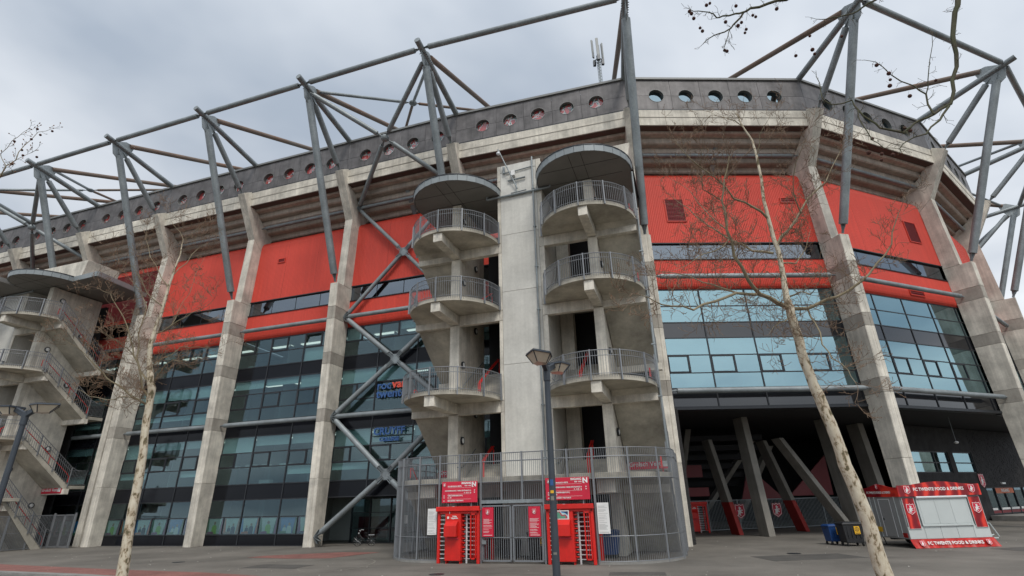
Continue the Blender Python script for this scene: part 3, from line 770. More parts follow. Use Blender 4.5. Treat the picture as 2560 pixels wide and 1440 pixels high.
inner_col((25.6, 43.6), (25.1, 44.0, 8.36), .6, 1.3, 'inner_column', radians(12))
inner_col((30.5, 47.5), (30.1, 48.0, 8.36), .6, 1.3, 'inner_column', radians(12))
inner_col((15.0, 50), (22.0, 51, 7.5), .5, .8, 'stair_brace', radians(8))
inner_col((19.0, 51), (24.0, 52, 7.0), .5, .8, 'stair_brace', radians(8))
inner_col((12.5, 46.5), (15.0, 47.5, 8.2), .5, .8, 'stair_brace', radians(8))
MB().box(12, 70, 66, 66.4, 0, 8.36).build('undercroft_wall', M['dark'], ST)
# stepped inner stand underside with red text panels
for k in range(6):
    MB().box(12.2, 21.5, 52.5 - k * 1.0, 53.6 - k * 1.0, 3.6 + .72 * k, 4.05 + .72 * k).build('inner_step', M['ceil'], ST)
MB().prism([(24.5, 50.9, 2.6), (28.6, 51.2, 2.6), (28.6, 51.2, 6.0)], (0, .2, 0)).build('red_wall_panel', M['red_dk'], ST)
MB().prism([(20.2, 50.9, 2.4), (24.0, 51.0, 2.4), (21.2, 50.9, 5.2)], (0, .2, 0)).build('red_wall_panel', M['red_dk'], ST)
MB().box(12.9, 16.2, 48.6, 48.8, 4.3, 5.3).build('red_wall_panel', M['red_dk'], ST)
MB().box(13.3, 14.6, 48.5, 48.6, 4.5, 5.1).build('white_wall_panel', M['white'], ST)
MB().box(14.0, 16.3, 47.9, 48.1, 2.75, 3.45).build('red_wall_panel', M['red_dk'], ST)
# brick wall of the ticket hall with windows, beyond the second corner column
def wp(s, d, z): # frame of the hall wall
    a0 = Vector((42.58, 53.03)); t = Vector((.88, .475)).normalized(); n = Vector((t.y, -t.x))
    p = a0 + t * s + n * d; return (p.x, p.y, z)
hall = thing('ticket_hall', 'dark brick ticket hall with high windows and a glass INGANG door under the stadium corner', 'building')
hw = MB()
holes_x = [(-4.2, 4.2)]
hw.box(-9.8, -8.7, -.4, 0, 0, 8.3, wp).box(-8.7, 2.3, -.4, 0, 0, 4.2, wp).box(-8.7, 2.3, -.4, 0, 6.1, 8.3, wp).box(2.3, 2.9, -.4, 0, 0, 8.3, wp).box(-2.2, -1.3, -.4, 0, 4.2, 6.1, wp)
hw.box(2.9, 13.5, -.4, 0, 2.9, 8.3, wp).box(13.5, 24, -.4, 0, 0, 8.3, wp)
hwall = hw.build('wall', M['brick'], hall)
bs = MB()
random.seed(12)
for r in range(76):
    z = 2.97 + r * .067
    x = 2.4 + random.random() * .3
    while x < 16:
        ln = random.uniform(.25, .6); off = random.uniform(.003, .035)
        if random.random() < .8: bs.box(x, x + ln, 0, off, z, z + .052, wp)
        x += ln + .015
bs.build('brick', M['brick'], hall, kind='stuff')
wf_ = MB()
for x in (-8.6, -4.7, -2.25, -1.25, 2.25): wf_.box(x - .06, x + .06, -.25, -.05, 4.2, 6.1, wp)
for z in (4.25, 5.1, 6.05): wf_.box(-8.7, 2.3, -.23, -.07, z - .05, z + .05, wp)
wfo = wf_.build('window_frame', M['frame'], hall)
for x0, x1 in ((-8.5, -4.78), (-4.62, -2.32), (-1.18, 2.18)):
    for z0_, z1_ in ((4.3, 5.05), (5.15, 6.0)): MB().box(x0, x1, -.16, -.14, z0_, z1_, wp).build('pane', M['glass_hi'], wfo)
df = MB()
for x in (2.9, 5.0, 7.0, 9.0, 11.0, 13.4): df.box(x - .06, x + .06, -.35, -.15, .45, 2.9, wp)
for z in (.5, 2.85): df.box(2.9, 13.4, -.33, -.17, z - .06, z + .06, wp)
dfo = df.build('door_frame', M['frame'], hall)
for x0, x1 in ((2.96, 4.94), (5.06, 6.94), (7.06, 8.94), (9.06, 10.94), (11.06, 13.34)):
    MB().box(x0, x1, -.26, -.24, .56, 2.8, wp).build('door_pane', M['glass'], dfo)
MB().box(2.95, 13.4, -.20, -.185, 0.46, .80, wp).build('red_band', M['red_dk'], dfo)
for x0, x1 in ((3.2, 4.3), (5.2, 6.9), (7.2, 8.9), (9.3, 10.8)): MB().box(x0, x1, -.18, -.17, .84, 1.02, wp).build('white_label', M['white'], dfo)
MB().box(5.0, 8.7, -.14, -.12, 2.32, 2.80, wp).build('entrance_sign', mat('orange_sign', (.50, .12, .04), .5), dfo)
tz = atan2(.475, .88)
text('INGANG', .42, M['white'], dfo, facing(*wp(6.9, -.10, 2.56), tz), bold=.008)
def crest(parent, Mx, h, body='sred', edge='white'):
    """club shield with a white rearing horse"""
    sh = [(-.36, .48), (-.12, .42), (0, .50), (.12, .42), (.36, .48), (.40, .1), (.36, -.28), (.16, -.40), (0, -.50), (-.16, -.40), (-.36, -.28), (-.40, .1)]
    a = MB().prism([Mx @ Vector((x * h, z * h, 0)) for x, z in sh], Mx.to_3x3() @ Vector((0, 0, .012))).build('emblem_shield', M[body], parent)
    r0 = [Mx @ Vector((x * h * .93, z * h * .93, .016)) for x, z in sh]; r1 = [Mx @ Vector((x * h * .84, z * h * .84, .016)) for x, z in sh]
    MB().loft([r0, r1], caps=False).build('emblem_border', M[edge], parent)
    horse = [(-.20, -.22), (-.16, -.05), (-.22, .06), (-.12, .05), (-.06, .10), (-.09, .22), (-.02, .32), (.03, .26), (.12, .20), (.10, .14), (.03, .16), (.06, .06), (.14, .10), (.24, .06), (.18, .01), (.12, .04), (.08, -.04), (.20, -.10), (.14, -.16), (.04, -.10), (.0, -.18), (.04, -.30), (-.04, -.30), (-.07, -.16), (-.13, -.28), (-.20, -.30)]
    MB().prism([Mx @ Vector((x * h, z * h, .018)) for x, z in horse], Mx.to_3x3() @ Vector((0, 0, .006))).build('emblem_horse', M[edge], parent)
crest(hall, facing(*wp(2.5, .06, 3.5), tz), 1.3)
MB().box(6.2, 6.9, 0, .15, 3.15, 3.32, wp).build('wall_lamp', M['white'], hall)
stp = thing('entrance_step', 'low concrete plinth and step in front of the INGANG door', 'step')
MB().box(1.5, 24, .2, 9.5, 0, .44, wp).build('concrete_step', M['pave_grey'], stp, bevel=.02)
MB().box(-1.0, 6.4, 9.0, 9.5, .445, .95, wp).build('plinth_wall', M['pave_grey'], stp, bevel=.02)
# ------------------------------------------------------------------ stair towers (local frame: x along the facade, y inward, z up)
LV = [3.98, 8.77, 14.62, 19.47]
MIDZ = [5.0, 11.1, 15.65]
def half_disc(cx, rx, ry, y0, z, n=28):
    return [(cx - rx * cos(pi * k / n), y0 - ry * sin(pi * k / n), z) for k in range(n + 1)]
def make_tower(label):
    T = thing('stair_tower', label, 'stair tower', LF(18.55, 0, 0), TH)
    cpier = MB().box(-1.57, 1.62, -4.9, 0, 0, 25.45).build('pier', M['conc_pier'], T)
    zj = [0.0, 5.4, 10.7, 15.6, 19.8, 24.9]
    for a, b in zip(zj[:-1], zj[1:]):
        MB().box(-1.36, 1.30, -5.0, -4.905, a + .008, b - .008).build('wall_panel', M['conc_pier'], cpier, bevel=.012)
    MB().box(-1.36, 1.30, -5.0, -4.905, 24.92, 25.5).build('wall_panel', M['conc_pier'], cpier, bevel=.012)
    for zlo, zhi in ((0, 3.3), (3.32, 7.78), (7.8, 8.49), (8.51, 13.63), (13.65, 14.34), (14.36, 18.48), (18.5, 19.19), (19.21, 24.2), (24.22, 25.5)):
        MB().box(-1.60, -1.375, -5.0, -4.905, zlo, zhi).build('edge_strip', M['conc'], cpier, bevel=.01)
        MB().box(1.315, 1.65, -5.0, -4.905, zlo, zhi).build('edge_strip', M['conc'], cpier, bevel=.01)
    for sd, cx, px0, px1, ox0, ox1, ix0, ix1 in ((-1, -4.65, -5.10, -4.43, -7.65, -5.12, -4.41, -1.62), (1, 4.67, 4.55, 5.15, 5.17, 7.75, 1.67, 4.53)):
        # dividing wall + front pillar
        MB().box(px0 + .03, px1 - .03, -4.6, -.4, 0, 22.9).build('dividing_wall', M['conc'], T)
        MB().box(px0, px1, -5.0, -4.59, 0, 22.95).build('pillar', M['conc'], T, bevel=.02)
        if sd > 0: MB().box(px1 - .02, px1 + .0, -4.5, -.4, 0, .01).build('wall_base', M['conc'], T)
        for k, zt in enumerate(LV):
            zb = zt - .27; ry = 3.5 if k == 1 else 3.1
            if k:
                hd = half_disc(cx, 3.06, ry, -4.98, zb)
                hd = [(x, y, z) for x, y, z in hd] + [(cx + 3.06, -4.45, zb), (cx - 3.06, -4.45, zb)]
                sl = MB().prism(hd, (0, 0, .27)).build('landing_slab', M['conc_slab'], T, bevel=.015)
                make_rail(T, cx, 3.10, ry + .04, -4.98, zt, k)
                MB().box(px0 + .02, px1 - .02, -4.98 - ry + .12, -5.0, zb - .62, zb - .002).build('cantilever_beam', M['conc'], T, bevel=.02)
            MB().box(cx - 3.04, cx + 3.04, -5.0, -4.62, zb - .70, zb - .003).build('cross_beam', M['conc'], T, bevel=.015)
            # inner flight up to the rear landing
            if k < 3:
                zm = MIDZ[k]; nr = max(4, round((zm - zt) / .17)); rise = (zm - zt) / nr; tr = .27 if nr < 10 else .25
                y = -3.9 if nr < 10 else -4.4; prof = [(-4.6, zt - .25), (-4.6, zt)]
                yy = y
                for q in range(nr): prof += [(yy, zt + rise * q), (yy, zt + rise * (q + 1))]; yy += tr
                prof += [(.2, zm), (.2, zm - .25), (yy + .1, zm - .25)]
                prof += [(y + .35, zt - .25)]
                MB().prism([(ix0, a, b) for a, b in prof], (ix1 - ix0, 0, 0)).build('inner_flight', M['conc_slab'], T)
                hr = MB(); xh = (ix0 + ix1) / 2 + .2 * sd
                hr.tube([(xh, y - .2, zt), (xh, y - .2, zt + 1.0), (xh, y + .1, zt + 1.25), (xh, yy, zm + 1.1), (xh, yy + .3, zm + .9), (xh, yy + .3, zm)], .045, 6)
                hr.tube([(xh + .12, y - .2, zt), (xh + .12, y - .2, zt + 1.0), (xh + .12, y + .1, zt + 1.25), (xh + .12, yy, zm + 1.1)], .045, 6)
                hr.build('red_handrail', M['tred'], T, True)
                g = MB(); xw = px1 + .07 if sd < 0 else ix0 + .07
                g.tube([(xw, -5.2, zt + .75), (xw, -4.5, zt + .75), (xw, y, zt + 1.0), (xw, yy, zm + 1.0)], .03, 6)
                g.build('wall_handrail', M['steel'], T, True)
            # outer flight from the lower rear landing
            z_lo = 0 if k == 0 else MIDZ[k - 1]; y_lo = -1.4 if k == 0 else -.65
            nr = max(8, round((zt - z_lo) / .172)); rise = (zt - z_lo) / nr; y1 = -5.3; tr = (y1 - y_lo) / nr
            prof = [(y_lo, z_lo - (.3 if k else 0))]
            yy = y_lo
            for q in range(nr): prof += [(yy, z_lo + rise * q), (yy, z_lo + rise * (q + 1))] if q else [(yy, z_lo), (yy, z_lo + rise)]; yy += tr
            for q in range(0): pass
            prof += [(-5.31, zt), (-5.31, zt - .27), (-4.95, zt - .60)]
            if k: prof += [(y_lo - .25, z_lo - .3)]
            else: prof += [(y_lo - .75, 0)]
            MB().prism([(ox0, a, b) for a, b in prof], (ox1 - ox0, 0, 0)).build('outer_flight', M['conc_slab'], T)
            # rail on the open side of the outer flight
            xr = ox0 - .03 if sd < 0 else ox1 + .03
            bars = MB(); n = 26
            def at(t): return (y1 + (y_lo - y1) * t, zt + (z_lo - zt) * t)
            for q in range(n + 1):
                a_, b_ = at(q / n); bars.box(xr - .012, xr + .012, a_ - .012, a_ + .012, b_ + .1, b_ + 1.5)
            rl = MB().tube([(xr, at(0)[0], at(0)[1] + 1.55), (xr, at(1)[0], at(1)[1] + 1.55), (xr, at(1)[0] + .7, at(1)[1] + 1.2)], .028, 6)
            rl.tube([(xr, at(0)[0], at(0)[1] + 1.2), (xr, at(1)[0], at(1)[1] + 1.2)], .02, 6).tube([(xr, at(0)[0], at(0)[1] + .1), (xr, at(1)[0], at(1)[1] + .1)], .02, 6)
            r_ = rl.build('flight_railing', M['steel_lt'], T, True)
            bars.build('balusters', M['steel_lt'], r_, kind='stuff')
            for q in (0, .33, .66, 1):
                a_, b_ = at(q); MB().box(xr - .02, xr + .05, a_ - .04, a_ + .04, b_ - .15, b_ + 1.56).build('post', M['steel_lt'], r_)
            hr = MB(); xh = xr - .32 * sd
            hr.tube([(xh, at(0)[0] - .05, at(0)[1] + .25), (xh, at(0)[0] - .05, at(0)[1] + .8), (xh, at(.03)[0], at(.03)[1] + .95), (xh, at(.97)[0], at(.97)[1] + .95), (xh, at(1)[0] + .15, at(1)[1] + .75), (xh, at(1)[0] + .1, at(1)[1] + .3)], .04, 6)
            hr.tube([(xh, at(.6)[0], at(.6)[1] + .95), (xh, at(.6)[0], at(.6)[1] + .15)], .03, 6)
            hr.build('red_handrail', M['tred'], T, True)
            # round bulkhead lamps
            for lx, ly, dx in (((px1, -4.0, 1) if sd > 0 else (px1, -4.4, 1)), ((px1, -1.5, 1) if sd > 0 else (px1, -2.2, 1))):
                lz = zt + (2.35 if ly < -3 else -.55)
                if lz < 2: continue
                rg = MB(); c = [(cos(2 * pi * t / 16), sin(2 * pi * t / 16)) for t in range(16)]
                rg.loft([[(lx + dx * e, ly + r * u, lz + r * v) for u, v in c] for e, r in ((0, .24), (.1, .24), (.12, .2), (.10, .17))], caps=False)
                lo = rg.build('bulkhead_lamp', M['frame'], T, True)
                MB().loft([[(lx + dx * e, ly + r * u, lz + r * v) for u, v in c] for e, r in ((.02, .18), (.11, .16), (.14, .08))]).build('lamp_diffuser', M['white'], lo, True)
        for zm in MIDZ:
            x0, x1 = (ox0, ix1) if sd < 0 else (ix0, ox1)
            MB().box(x0, x1, -.66, .9, zm - .28, zm).build('rear_landing', M['conc_slab'], T, bevel=.015)
            MB().box(min(ox0, ox1) - .15, max(ox0, ox1) + .25, -.95, -.55, zm - .72, zm - .285).build('landing_beam', M['conc'], T, bevel=.015)
            xr = ox0 if sd < 0 else ox1
            r_ = MB().tube([(xr, -.6, zm + 1.3), (xr, .85, zm + 1.3)], .025, 6).tube([(xr, -.6, zm + .1), (xr, .85, zm + .1)], .02, 6).build('landing_railing', M['steel_lt'], T, True)
            bb = MB()
            for q in range(12): bb.box(xr - .01, xr + .01, -.6 + .12 * q, -.58 + .12 * q, zm + .1, zm + 1.3)
            bb.build('balusters', M['steel_lt'], r_, kind='stuff')
        MB().box(min(ix0, ix1), max(ix0, ix1), .55, .7, 0, 22.8).build('opening_shade', M['dark'], T)  # added near-black panel, its colour stands for the shade behind the stair openings
        MB().box(ix1 - .75 if sd < 0 else ix0, ix1 if sd < 0 else ix0 + .9, -1.6, -.9, 0, 22.8).build('rear_pillar', M['conc'], T)
        # sponsor banner under the rear landing
        MB().box(ox0 + .05, ox1 - .05, -1.02, -.98, 4.38, 4.94).build('banner_board', M['sred'], T)
        text('Grolsch Veste', .36, M['white'], T, facing((ox0 + ox1) / 2 - .15, -1.03, 4.66), bold=.006)
        MB().box(ox1 - .45, ox1 - .12, -1.035, -1.02, 4.5, 4.84).build('banner_square', M['white'], T)
        # canopy
        can = half_disc(cx, 3.16, 3.16, -4.95, 23.02) + [(cx + 3.16, .2, 23.02), (cx - 3.16, .2, 23.02)]
        cn = MB().prism(can, (0, 0, .1)).build('canopy', M['canopy'], T)
        rimp = half_disc(cx, 3.20, 3.20, -4.95, 23.0, 16)
        for a, b in zip(rimp[:-1], rimp[1:]):
            o = Vector((a[0] + b[0] - 2 * cx, a[1] + b[1] + 9.9, 0)).normalized() * .05; A = Vector(a); B = Vector(b); e = (B - A).normalized() * .006
            MB().hexa([A + e, B - e, B - e + o, A + e + o, A + e + Vector((0, 0, .40)), B - e + Vector((0, 0, .40)), B - e + o * 1.6 + Vector((0, 0, .42)), A + e + o * 1.6 + Vector((0, 0, .42))]).build('rim_panel', M['rim'], cn)
        rt = half_disc(cx, 3.30, 3.30, -4.95, 23.43, 30) + [(cx + 3.3, .2, 23.43), (cx - 3.3, .2, 23.43)]
        MB().prism(rt, (0, 0, .07)).build('canopy_top', M['frame'], cn)
        sm = MB()
        for x in (cx - .45, cx + .35): sm.box(x - .012, x + .012, -8.0, 0, 23.008, 23.016)
        for y in (-6.6, -5.0, -3.2): sm.box(cx - 2.6, cx + 2.6, y - .01, y + .01, 23.006, 23.014)
        sm.build('soffit_seam', M['dark'], cn)
    # long first landing over both stairs
    fl = half_arc(3.40, 3.72)
    sl = MB().prism(fl + [(8.05, -4.2, 3.72), (-7.65, -4.2, 3.72)], (0, 0, .26)).build('landing_slab', M['conc_slab'], T, bevel=.015)
    for x0, x1 in ((-5.3, -4.4), (4.4, 5.3)): MB().box(x0, x1, -7.95, -5.0, 3.05, 3.715).build('cantilever_beam', M['conc'], T, bevel=.02)
    # gutters, downpipes
    g = MB(); g.tube([(-2.35, -5.12, 23.1), (-2.35, -5.12, 22.82), (-2.3, -5.12, 22.80), (2.25, -5.12, 22.86), (2.3, -5.12, 22.9), (2.3, -5.12, 23.2)], .085, 8)
    g.build('gutter_pipe', M['steel'], T, True)
    d = MB().tube([(1.08, -5.1, 25.7), (1.08, -5.1, 3.95)], .06, 8)
    for z in range(5, 25, 3): d.box(.98, 1.18, -5.17, -4.98, z, z + .07)
    d.build('downpipe', M['steel'], T, True)
    d = MB().tube([(7.86, -4.9, 22.9), (7.86, -4.9, 3.95)], .07, 8)
    for z in range(5, 23, 3): d.box(7.70, 7.95, -4.98, -4.8, z, z + .07)
    d.build('downpipe', M['steel'], T, True)
    MB().prism([(1.66, -4.5, 23.5), (7.5, -4.5, 23.5), (7.95, -4.5, 25.55), (1.66, -4.5, 25.55)], (0, 3.2, 0)).build('parapet', M['conc'], T, bevel=.02)
    return T
def half_arc(r, z, n=14, cl=-4.25, cr=4.55):
    p = [(cl - r * cos(pi / 2 * k / n), -5.05 - r * sin(pi / 2 * k / n), z) for k in range(n + 1)]
    p += [(cr + r * sin(pi / 2 * k / n), -5.05 - r * cos(pi / 2 * k / n), z) for k in range(n + 1)]
    return p
def make_rail(T, cx, rx, ry, y0, zt, k):
    def P(t, z, e=0): return (cx - (rx + e) * cos(pi * t), y0 - (ry + e) * sin(pi * t), z)
    n = 40; R = MB()
    for z, r in ((zt + 1.32, .028), (zt + 1.02, .02), (zt + .06, .02)):
        R.tube([P(q / n, z) for q in range(n + 1)], r, 6)
    rl = R.build('railing', M['steel_lt'], T, True)
    B = MB(); nb = 72
    for q in range(nb + 1):
        x, y, z = P(q / nb, 0); B.box(x - .009, x + .009, y - .009, y + .009, zt - .12, zt + 1.32)
    B.build('balusters', M['steel_lt'], rl, kind='stuff')
    for q in range(7):
        t = .015 + .97 * q / 6; a = P(t, zt - .3, .0); b_ = P(t, zt - .3, .11); d = Vector((b_[0] - a[0], b_[1] - a[1], 0)); s = Vector((-d.y, d.x, 0)).normalized() * .035
        A = Vector(a)
        MB().hexa([A - s, A - s + d, A + s + d, A + s, A - s + Vector((0, 0, 1.66)), A - s + d * .7 + Vector((0, 0, 1.66)), A + s + d * .7 + Vector((0, 0, 1.66)), A + s + Vector((0, 0, 1.66))]).build('post', M['steel_lt'], rl)
TA = make_tower('tall concrete stair tower with round balconies beside the square in the middle')
TB = copy_thing(TA, 'concrete stair tower at the left edge with zigzag flights beside the glass front')
TB.location = LF(18.55 - 52.1, 0, 0)
for c in kids(TB):
    if c.name.startswith('downpipe'): bpy.data.objects.remove(c)
# wedge roof over the right flank of the left tower only
MB().prism([(7.9, -5.2, 22.98), (11.15, -5.25, 22.98), (10.6, -1.1, 22.98), (10.4, .2, 22.98), (7.85, .2, 22.98)], (0, 0, .42)).build('side_canopy', M['canopy'], TB)
for a, b in (((7.8, -5.15, 23.0), (11.2, -5.30, 23.0)), ((11.2, -5.30, 23.0), (10.6, -1.0, 23.0))):
    A = Vector(a); B = Vector(b); o = Vector((B.y - A.y, A.x - B.x, 0)).normalized() * .08
    MB().hexa([A, B, B + o, A + o, A + Vector((0, 0, .45)), B + Vector((0, 0, .45)), B + o * 1.5 + Vector((0, 0, .45)), A + o * 1.5 + Vector((0, 0, .45))]).build('side_canopy_rim', M['rim'], TB)
MB().box(-1.7, 1.9, -8.0, -4.9, 23.0, 23.42).build('middle_canopy', M['canopy'], TB)
MB().box(8.9, 9.6, .35, 1.0, 0, 22.9).build('side_pillar', M['conc'], TB, bevel=.02)
# ------------------------------------------------------------------ camera boom and cabinet on the pier
bo = thing('camera_boom', 'slanting pole with a dome camera on top of the middle stair pier', 'camera', tuple(TA.location), TH)
MB().tube([(-.05, -5.15, 23.25), (-1.30, -5.6, 26.6)], .045, 8).build('pole', M['steel'], bo, True)
MB().ball((-1.22, -5.75, 26.1), .15, 12, 8).build('dome', M['alu'], bo, True)
MB().tube([(-1.05, -5.1, 25.3), (-1.05, -5.1, 24.75)], .09, 8).tube([(-1.05, -5.08, 24.75), (1.0, -5.08, 24.9)], .04, 6).build('conduit', M['steel'], bo, True)
MB().tube([(-.75, -5.12, 24.05), (.55, -5.12, 24.10)], .06, 6).tube([(-.55, -5.12, 22.98), (.6, -5.12, 23.03)], .04, 6).tube([(-.15, -5.14, 24.1), (-.1, -5.14, 23.0)], .03, 6).build('bracket', M['steel'], bo, True)
MB().box(-.48, -.20, -5.28, -5.0, 24.35, 24.80).build('junction_box', M['white'], bo, bevel=.02)
# ------------------------------------------------------------------ cage fence round the foot of the tower
def fence_path(r=3.55, cl=-4.25, cr=4.55):
    pts = [(cl - r, -1.0), (cl - r, -5.05)]
    pts += [(cl - r * cos(pi / 2 * k / 16), -5.05 - r * sin(pi / 2 * k / 16)) for k in range(1, 17)]
    pts += [(cr + r * sin(pi / 2 * k / 16), -5.05 - r * cos(pi / 2 * k / 16)) for k in range(0, 17)]
    pts += [(cr + r, -1.6)]
    return pts
FP = fence_path()
cum = [0]
for a, b in zip(FP[:-1], FP[1:]): cum.append(cum[-1] + hypot(b[0] - a[0], b[1] - a[1]))
def at_len(l):
    for k in range(len(cum) - 1):
        if l <= cum[k + 1] or k == len(cum) - 2:
            t = (l - cum[k]) / (cum[k + 1] - cum[k]); a, b = FP[k], FP[k + 1]
            return a[0] + (b[0] - a[0]) * t, a[1] + (b[1] - a[1]) * t
FN = thing('cage_fence', 'tall curved galvanised bar fence around the foot of the middle stair tower', 'fence', tuple(TA.location), TH)
OPEN = [(-3.8, -1.5, 2.62), (-1.45, 1.80, 2.70), (1.95, 4.35, 2.62)]
BR = MB(); tot = cum[-1]; nb = int(tot / .105)
for k in range(nb + 1):
    x, y = at_len(tot * k / nb)
    z0 = .14
    if y < -8.4:
        for a, b, h in OPEN:
            if a < x < b: z0 = h
    BR.box(x - .009, x + .009, y - .009, y + .009, z0, 5.12)
def rail_seg(m, z, r, l0, l1):
    n = max(2, int((l1 - l0) / .3)); m.tube([(*at_len(l0 + (l1 - l0) * k / n), z) for k in range(n + 1)], r, 6)
def len_of(x):  # on the straight front
    return cum[17] + (x + 4.25)
RL = MB()
for z, r in ((5.12, .022), (4.72, .03), (3.72, .02)): rail_seg(RL, z, r, 0, tot)
for z in (.12, 1.17):
    rail_seg(RL, z, .022, 0, len_of(-3.8)); rail_seg(RL, z, .022, len_of(4.35), tot)
rails = RL.build('rail', M['steel_lt'], FN, True)
BR.build('fence_bars', M['steel_lt'], FN, kind='stuff')
for l in [.05, 1.5, 2.9, 4.3, 5.8, 7.3, 8.8, len_of(-3.82), len_of(-1.47), len_of(1.83), len_of(4.37), len_of(4.37) + 1.75, len_of(4.37) + 3.45, len_of(4.37) + 5.0, len_of(4.37) + 6.4, tot - .05] + [len_of(q) for q in (-2.7, -.35, .75, 3.1)]:
    x, y = at_len(l); z0 = 0
    if abs(y + 8.6) < .05 and any(a < x < b for a, b, h in OPEN): z0 = 2.75
    MB().box(x - .04, x + .04, y - .055, y + .055, z0, 5.16).build('post', M['steel_lt'], FN)
MB().box(-1.45, 1.8, -8.66, -8.54, 2.70, 2.86).build('lintel', M['steel'], FN)
for (a, b) in ((0, len_of(-3.8)), (len_of(4.4), tot)):
    n = 24; pl = MB()
    for k in range(n):
        x0, y0 = at_len(a + (b - a) * k / n); x1, y1 = at_len(a + (b - a) * (k + 1) / n)
        pl.hexa([(x0, y0 - .07, 0), (x1, y1 - .07, 0), (x1, y1 + .07, 0), (x0, y0 + .07, 0), (x0, y0 - .07, .1), (x1, y1 - .07, .1), (x1, y1 + .07, .1), (x0, y0 + .07, .1)])
    pl.build('kerb_foot', M['pave_grey'], FN)
# double bar gate between the turnstiles
GT = thing('bar_gate', 'double galvanised bar gate between the two red turnstiles', 'gate', tuple(TA.location), TH)
for x0, x1 in ((-1.42, .14), (.20, 1.76)):
    f = MB()
    for u0, u1, v0, v1 in ((x0, x0 + .07, .08, 2.62), (x1 - .07, x1, .08, 2.62), (x0, x1, .08, .15), (x0, x1, 2.55, 2.62), (x0, x1, 1.12, 1.16)): f.box(u0, u1, -8.64, -8.56, v0, v1)
    lf = f.build('gate_leaf', M['steel_lt'], GT)
    b = MB()
    for q in range(13): x = x0 + .1 + (x1 - x0 - .2) * q / 12; b.box(x - .012, x + .012, -8.612, -8.588, .15, 2.55)
    b.build('bars', M['steel_lt'], lf, kind='stuff')
MB().box(-1.40, -1.18, -8.72, -8.64, .85, 1.02).build('lock_case', M['steel'], GT)
def notice(parentloc, x0, x1, z0, z1, key, lab, crest_=True):
    t = thing('notice_board', lab, 'notice board', parentloc, TH)
    MB().box(x0, x1, -8.70, -8.67, z0, z1).build('board', M[key], t, bevel=.005)
    ink = M['white'] if key == 'sred' else M['inner']
    w_ = x1 - x0; rows = MB(); z = z1 - (.55 if crest_ else .25) * (1 if crest_ else .6)
    random.seed(int(x0 * 100))
    while z > z0 + .12:
        ln = random.uniform(.45, .8) * w_; rows.box(x0 + .1 * w_, x0 + .1 * w_ + ln, -8.704, -8.7005, z, z + .012); z -= random.choice([.04, .04, .08])
    rows.box(x0 + .12 * w_, x1 - .12 * w_, -8.704, -8.7005, z0 + .06, z0 + .08)
    rows.build('print_lines', ink, t, kind='stuff')
    if crest_: crest(t, facing((x0 + x1) / 2, -8.71, z1 - .22), .26)
    return t
notice(tuple(TA.location), -1.38, -.78, 1.18, 2.52, 'sred', 'tall red rules board on the left gate leaf beside the left turnstile')
notice(tuple(TA.location), 1.05, 1.66, 1.18, 2.52, 'sred', 'tall red rules board on the right gate leaf beside the right turnstile')
notice(tuple(TA.location), -4.42, -3.90, 1.28, 2.52, 'white', 'white notice board left of the left turnstile', False)
notice(tuple(TA.location), 4.44, 5.0, 1.28, 2.62, 'white', 'white notice board right of the right turnstile', False)
# crimson direction boards
def board(x0, x1, lab):
    t = thing('direction_board', lab, 'sign', tuple(TA.location), TH)
    MB().box(x0, x1, -8.78, -8.72, 2.78, 3.80).build('board', M['sred'], t, bevel=.006)
    w_ = x1 - x0; f = lambda u, v: facing(x0 + w_ * u, -8.785, 2.78 + 1.02 * v)
    text('INGANG', .135, M['white'], t, f(.83, .91), bold=.006, align='RIGHT')
    text('N20 - N30', .08, M['white'], t, f(.83, .79), bold=.003, align='RIGHT')
    text('N', .30, M['white'], t, f(.91, .84), bold=.014, sx=1.1)
    for z0_ in (.735, .955):
        MB().box(x0 + w_ * .862, x0 + w_ * .9, -8.789, -8.7805, 2.78 + 1.02 * z0_ - .012, 2.78 + 1.02 * z0_ + .012).build('serif', M['white'], t)
    text('DE GROLSCH VESTE', .085, M['white'], t, f(.17, .77), bold=.003, align='LEFT')
    text('HOOFDINGANG / MAIN ENTRANCE A', .085, M['white'], t, f(.83, .56), bold=.003, align='RIGHT')
    text('C - E O - Q', .08, M['white'], t, f(.83, .46), bold=.003, align='RIGHT')
    text('VERGADERGEBOUW J', .085, M['white'], t, f(.17, .33), bold=.003, align='LEFT')
    text('U - W', .08, M['white'], t, f(.17, .23), bold=.003, align='LEFT')
    text('BEZOEKERS / VISITORS B', .08, M['white'], t, f(.17, .09), bold=.003, align='LEFT')
    rl = MB()
    for v in (.70, .40, .16): rl.box(x0 + w_ * .17, x0 + w_ * .83, -8.784, -8.7805, 2.78 + 1.02 * v, 2.78 + 1.02 * v + .008)
    rl.build('rule_line', M['white'], t)
    for u, v, s in ((.93, .57, 1), (.93, .47, 1), (.06, .33, -1), (.06, .24, -1), (.06, .09, -1)):
        x = x0 + w_ * u; z = 2.78 + 1.02 * v
        MB().prism([(x - .035 * s, -8.781, z - .03), (x + .04 * s, -8.781, z), (x - .035 * s, -8.781, z + .03)], (0, -.004, 0)).build('arrow', M['white'], t)
    crest(t, facing(x0 + w_ * .08, -8.79, 2.78 + .86), .2)
    for x in (x0 + .35, x1 - .35): MB().box(x - .03, x + .03, -8.72, -8.62, 2.6, 3.7).build('bracket', M['steel_lt'], t)
board(-3.60, -1.62, 'crimson INGANG N direction board above the left turnstile')
board(2.00, 4.18, 'crimson INGANG N direction board above the right turnstile, behind the lamp post')
